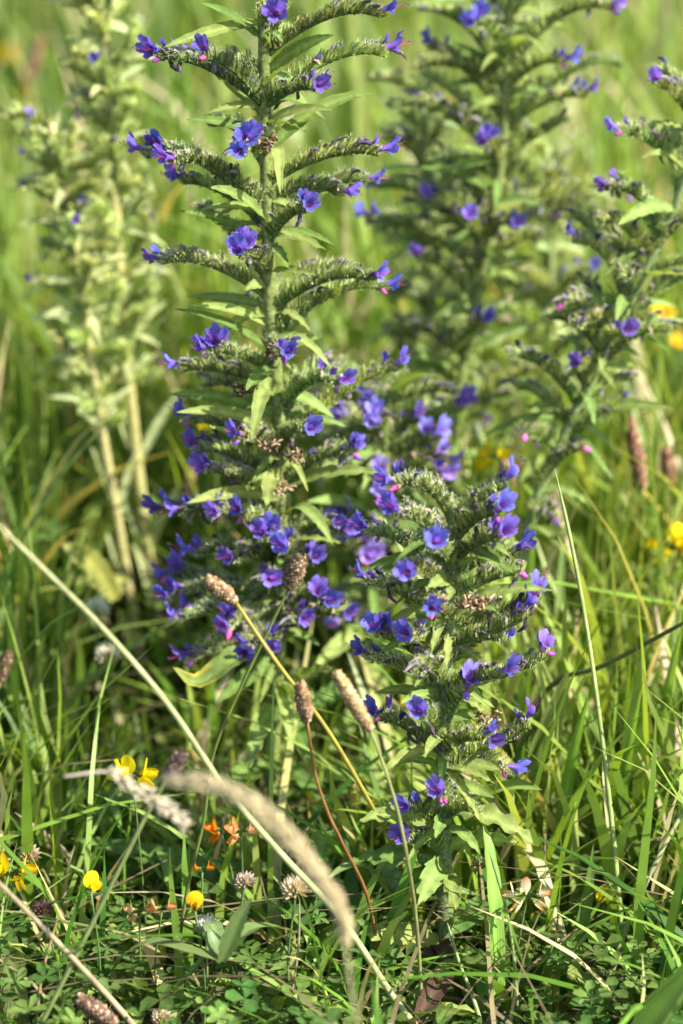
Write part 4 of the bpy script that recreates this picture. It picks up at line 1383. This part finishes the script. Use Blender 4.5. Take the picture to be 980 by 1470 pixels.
# ------------------------------------------------------------------ small flowers
def petal(mb, base, d, nrm, L, W, col, tip, cup=0.35, seg=6):
    s = d.cross(nrm).normalized()
    n = s.cross(d).normalized()
    rows = []
    for i in range(seg + 1):
        t = i / seg
        w = W / 2 * max(0.12, math.sin(math.pi * (0.1 + 0.82 * t)) ** 0.7)
        if i == seg:
            w *= 0.55
        row = []
        for o in (-1, -0.5, 0, 0.5, 1):
            p = base + d * (L * t) + s * (o * w) + n * (cup * (o * o * w + L * 0.5 * t * t))
            row.append(mb.vert(p, mixc(col, tip, t ** 1.9), 0.5 + o * 0.5))
        rows.append(row)
    for i in range(seg):
        for k in range(4):
            mb.face((rows[i][k], rows[i][k + 1], rows[i + 1][k + 1], rows[i + 1][k]))


YEL = (0.82, 0.66, 0.012)
YOR = (0.75, 0.30, 0.015)


def trefoil(label, px, py, Y, size, n=1, col=YEL, tip=YEL, spread=1.0, group=None, face=None, stalk=0.05, slim=1.0):
    """Bird's-foot trefoil: pea flowers, each with a standing banner, two wings and a keel."""
    c = at(px, py, Y)
    foot = Vector((c.x + U(-0.01, 0.01), c.y + U(0, 0.02), -0.012))
    root = empty('trefoil_flower', foot)
    tag(root, label, 'wildflower', group)
    c = c - foot
    mb = MB()
    mb.tube(smooth_path([Vector((0, 0, 0)), c * 0.5 + vrand(0.004), c - UP * 0.002], 10), 0.0006, 6, (0.12, 0.19, 0.05))
    mb.build('stalk', [M_STALK], root)
    for k in range(n):
        an = 6.283 * k / max(n, 1) + U(-0.3, 0.3) + 0.4
        d = Vector((math.cos(an), -abs(math.sin(an)) * 0.5, math.sin(an) * 0.35)).normalized() if n > 1 else (face or Vector((0.1, -0.8, 0.5))).normalized()
        b = c + d * 0.001 * n
        mb = MB()
        nr = (UP - d * d.z + Vector((0, -0.2, 0))).normalized()
        petal(mb, b + d * size * 0.25, (nr + d * 0.35).normalized(), -d, size * 0.95, size * 1.0 * slim, col, tip, cup=0.18)
        f = mb.build('banner_petal', [M_YELLOW], root)
        for sgn in (-1, 1):
            mb = MB()
            s = d.cross(nr).normalized() * sgn
            petal(mb, b + s * size * 0.10, (d + s * 0.22 + nr * 0.1).normalized(), s, size * 0.95, size * 0.55 * slim, col, tip, cup=-0.25)
            mb.build('wing_petal', [M_YELLOW], root)
        mb = MB()
        mb.tube([b - d * size * 0.25, b, b + d * size * 0.25], lambda t: size * (0.10 + 0.05 * t), 7, (0.13, 0.19, 0.05))
        mb.build('calyx', [M_LEAF], root)


trefoil('single yellow trefoil flower facing out, under the curved stalk of the small dark plantain', 130, 1275, 1.52, 0.0105, face=Vector((0.5, -0.7, 0.5)))
trefoil('single round yellow trefoil flower with orange base beside the thin plantain stalk', 280, 1304, 1.52, 0.0100, tip=YEL, col=(0.78, 0.42, 0.012), face=Vector((0.0, -0.8, 0.6)))
trefoil('yellow trefoil petals half open by the slanting green blade', 866, 1294, 1.62, 0.0095, face=Vector((-0.4, -0.6, 0.7)))
trefoil('fading white trefoil cluster with orange petal tips below a wavy leaf', 756, 1284, 1.545, 0.0100, n=5, col=(0.80, 0.76, 0.60), tip=(0.75, 0.28, 0.02), slim=0.6)
trefoil('blurred yellow trefoil behind the whitish dry plume', 190, 1112, 1.62, 0.012, n=4)
trefoil('orange yellow trefoil cluster in the shade above the pinkish dry stem', 18, 1250, 1.60, 0.012, n=4, col=YEL, tip=(0.72, 0.38, 0.015))
trefoil('orange trefoil pair beneath the thick tan plume', 318, 1190, 1.62, 0.009, n=3, col=YOR, tip=(0.65, 0.17, 0.02))
trefoil('orange and white trefoil beside the orange pair under the plume', 346, 1192, 1.61, 0.009, n=3, col=(0.75, 0.5, 0.3), tip=(0.68, 0.2, 0.02))
trefoil('small orange trefoil bud under the broad dark leaf', 290, 1246, 1.60, 0.006, n=2, col=YOR, tip=(0.65, 0.17, 0.02))
trefoil('tiny orange trefoil buds above the round yellow flower', 232, 1302, 1.545, 0.007, n=2, col=(0.7, 0.4, 0.2), tip=(0.65, 0.2, 0.03))
trefoil('pale orange trefoil remains left of the tiny orange buds', 200, 1306, 1.55, 0.007, n=3, col=(0.6, 0.45, 0.3), tip=(0.6, 0.3, 0.1))
trefoil('red orange trefoil bud on the ground right of the wide bright blade', 795, 1350, 1.56, 0.006, n=1, col=(0.6, 0.16, 0.05), tip=(0.6, 0.2, 0.05), face=Vector((0, -0.2, 1)))
trefoil('pair of yellow trefoil flowers left of another above the front bugloss', 675, 670, 1.90, 0.011, n=2, stalk=0.2)
trefoil('yellow trefoil flowers in front of the brown plantain head above the front bugloss', 707, 655, 1.90, 0.011, n=3, stalk=0.2)
trefoil('large bright yellow trefoil cluster on stalk at the sunlit meadow edge', 965, 783, 1.88, 0.014, n=5, stalk=0.14)
trefoil('dull yellow trefoil low at the edge of the sunlit grass', 972, 1190, 1.78, 0.010, n=3, col=(0.6, 0.45, 0.2), tip=(0.65, 0.4, 0.12))
trefoil('blurred yellow trefoil peeping behind a pale leaf of the tall bugloss', 308, 607, 1.92, 0.010, n=2, stalk=0.15)
trefoil('small yellow trefoil by the upper violet buds of the front plant', 615, 745, 1.68, 0.006, n=2, col=(0.8, 0.65, 0.25), tip=YEL, stalk=0.15)
trefoil('yellow bloom low behind the long tan plantain head', 570, 1012, 1.80, 0.010, n=2, stalk=0.10)


def hawkbit(label, px, py, Y, R, group=None, h=None):
    """A yellow composite head of many strap rays on a thin stalk."""
    c = at(px, py, Y)
    foot = Vector((c.x, c.y + 0.02, -0.012))
    root = empty('hawkbit', foot)
    tag(root, label, 'wildflower', group)
    o = c - foot
    mb = MB()
    mb.tube(smooth_path([Vector((0, 0, 0)), o * 0.5 + vrand(0.01), o], 12), 0.0009, 6, (0.14, 0.2, 0.06))
    mb.build('stalk', [M_STALK], root)
    mb = MB()
    ax = Vector((U(-0.3, 0.3), -0.7, 0.7)).normalized()
    a = ax.cross(Vector((1, 0, 0.1))).normalized()
    b = ax.cross(a)
    for ring, (nn, rr, lift) in enumerate(((18, 1.0, 0.25), (14, 0.72, 0.6), (9, 0.42, 1.0))):
        for k in range(nn):
            an = 6.283 * (k + 0.5 * ring) / nn + U(-0.08, 0.08)
            d = (a * math.cos(an) + b * math.sin(an) + ax * lift * 0.6).normalized()
            petal(mb, o, d, ax, R * rr, R * 0.28, YOR, YEL, cup=0.1, seg=4)
    mb.build('ray_florets', [M_YELLOW], root)
    mb = MB()
    mb.tube([o - ax * R * 0.6, o - ax * R * 0.3, o + ax * R * 0.05], lambda t: R * (0.18 + 0.12 * t), 9, (0.10, 0.15, 0.04))
    mb.build('involucre', [M_LEAF], root)


hawkbit('large yellow hawkbit bloom beside the leaning bugloss', 951, 452, 2.05, 0.011)
hawkbit('dim yellow hawkbit under the large yellow bloom', 972, 490, 2.15, 0.007)
hawkbit('far blurred yellow hawkbit uppermost left of the tan plantain head', 14, 75, 3.0, 0.013)
hawkbit('far blurred yellow hawkbit below the uppermost near the tan plantain head', 30, 130, 3.05, 0.010)
hawkbit('far blurred yellow hawkbit lowest of three under the tan plantain head', 25, 185, 3.05, 0.009)


def clover(label, px, py, Y, R, col=(0.72, 0.68, 0.56), low=(0.5, 0.42, 0.28), group=None):
    c = at(px, py, Y)
    foot = Vector((c.x + U(-0.01, 0.01), c.y + 0.01, -0.012))
    root = empty('clover_flower', foot)
    tag(root, label, 'wildflower', group)
    o = c - foot
    mb = MB()
    mb.tube(smooth_path([Vector((0, 0, 0)), o * 0.5 + vrand(0.006), o], 10), 0.0007, 6, (0.14, 0.2, 0.07))
    mb.build('stalk', [M_STALK], root)
    mb = MB()
    for k in range(60):
        z = 1 - 1.75 * (k + 0.5) / 60
        an = k * 2.39996
        q = math.sqrt(max(0, 1 - z * z))
        d = Vector((q * math.cos(an), q * math.sin(an), z * 0.9))
        cc = mixc(low, col, min(1, max(0, z + 0.7)))
        petal(mb, o + d * R * 0.25, (d + UP * 0.35).normalized(), Vector((-d.y, d.x, 0.2)), R * U(0.75, 0.95), R * 0.32, cc, shade(cc, 0.85, 1.1), cup=0.3, seg=3)
    mb.build('flower_head', [M_YELLOW], root)


clover('white clover head in the shade, lower of two by the fallen stem', 156, 940, 1.76, 0.0085)
clover('white clover head touching the long fallen stem', 140, 877, 1.80, 0.0085, col=(0.62, 0.64, 0.52))
clover('small white clover tuft under the round yellow trefoil', 296, 1330, 1.53, 0.0065, col=(0.62, 0.62, 0.62), low=(0.4, 0.38, 0.3))
clover('withered pink white clover head above the thin bare stem', 425, 1276, 1.53, 0.0085, col=(0.6, 0.5, 0.38), low=(0.45, 0.33, 0.22))
clover('small pinkish clover head between the yellow trefoil and the plume tip', 352, 1265, 1.55, 0.0060, col=(0.55, 0.45, 0.4), low=(0.4, 0.3, 0.22))
clover('withered clover at the bottom edge under the thin plantain stalk', 232, 1462, 1.50, 0.0060, col=(0.6, 0.5, 0.4), low=(0.4, 0.28, 0.2))
clover('dark spent clover head beside the curved light green stalk', 62, 1306, 1.53, 0.0060, col=(0.13, 0.07, 0.07), low=(0.10, 0.06, 0.05))
clover('faded pink clover above the orange trefoil in the shade', 42, 1228, 1.62, 0.0065, col=(0.55, 0.40, 0.35), low=(0.4, 0.28, 0.2))
for (px, py, Y, R) in ((478, 335, 2.8, 0.010), (258, 420, 2.7, 0.009), (245, 330, 2.9, 0.009), (205, 520, 2.5, 0.009), (885, 72, 3.2, 0.010), (748, 165, 3.0, 0.010),
                       (100, 575, 2.5, 0.007), (700, 180, 3.0, 0.008), (930, 60, 3.4, 0.009), (640, 60, 3.2, 0.008), (820, 590, 2.6, 0.008), (480, 220, 3.0, 0.008)):
    clover('blurred white clover head far back in the tall meadow grass', px, py, Y, R, group='far white clover heads')
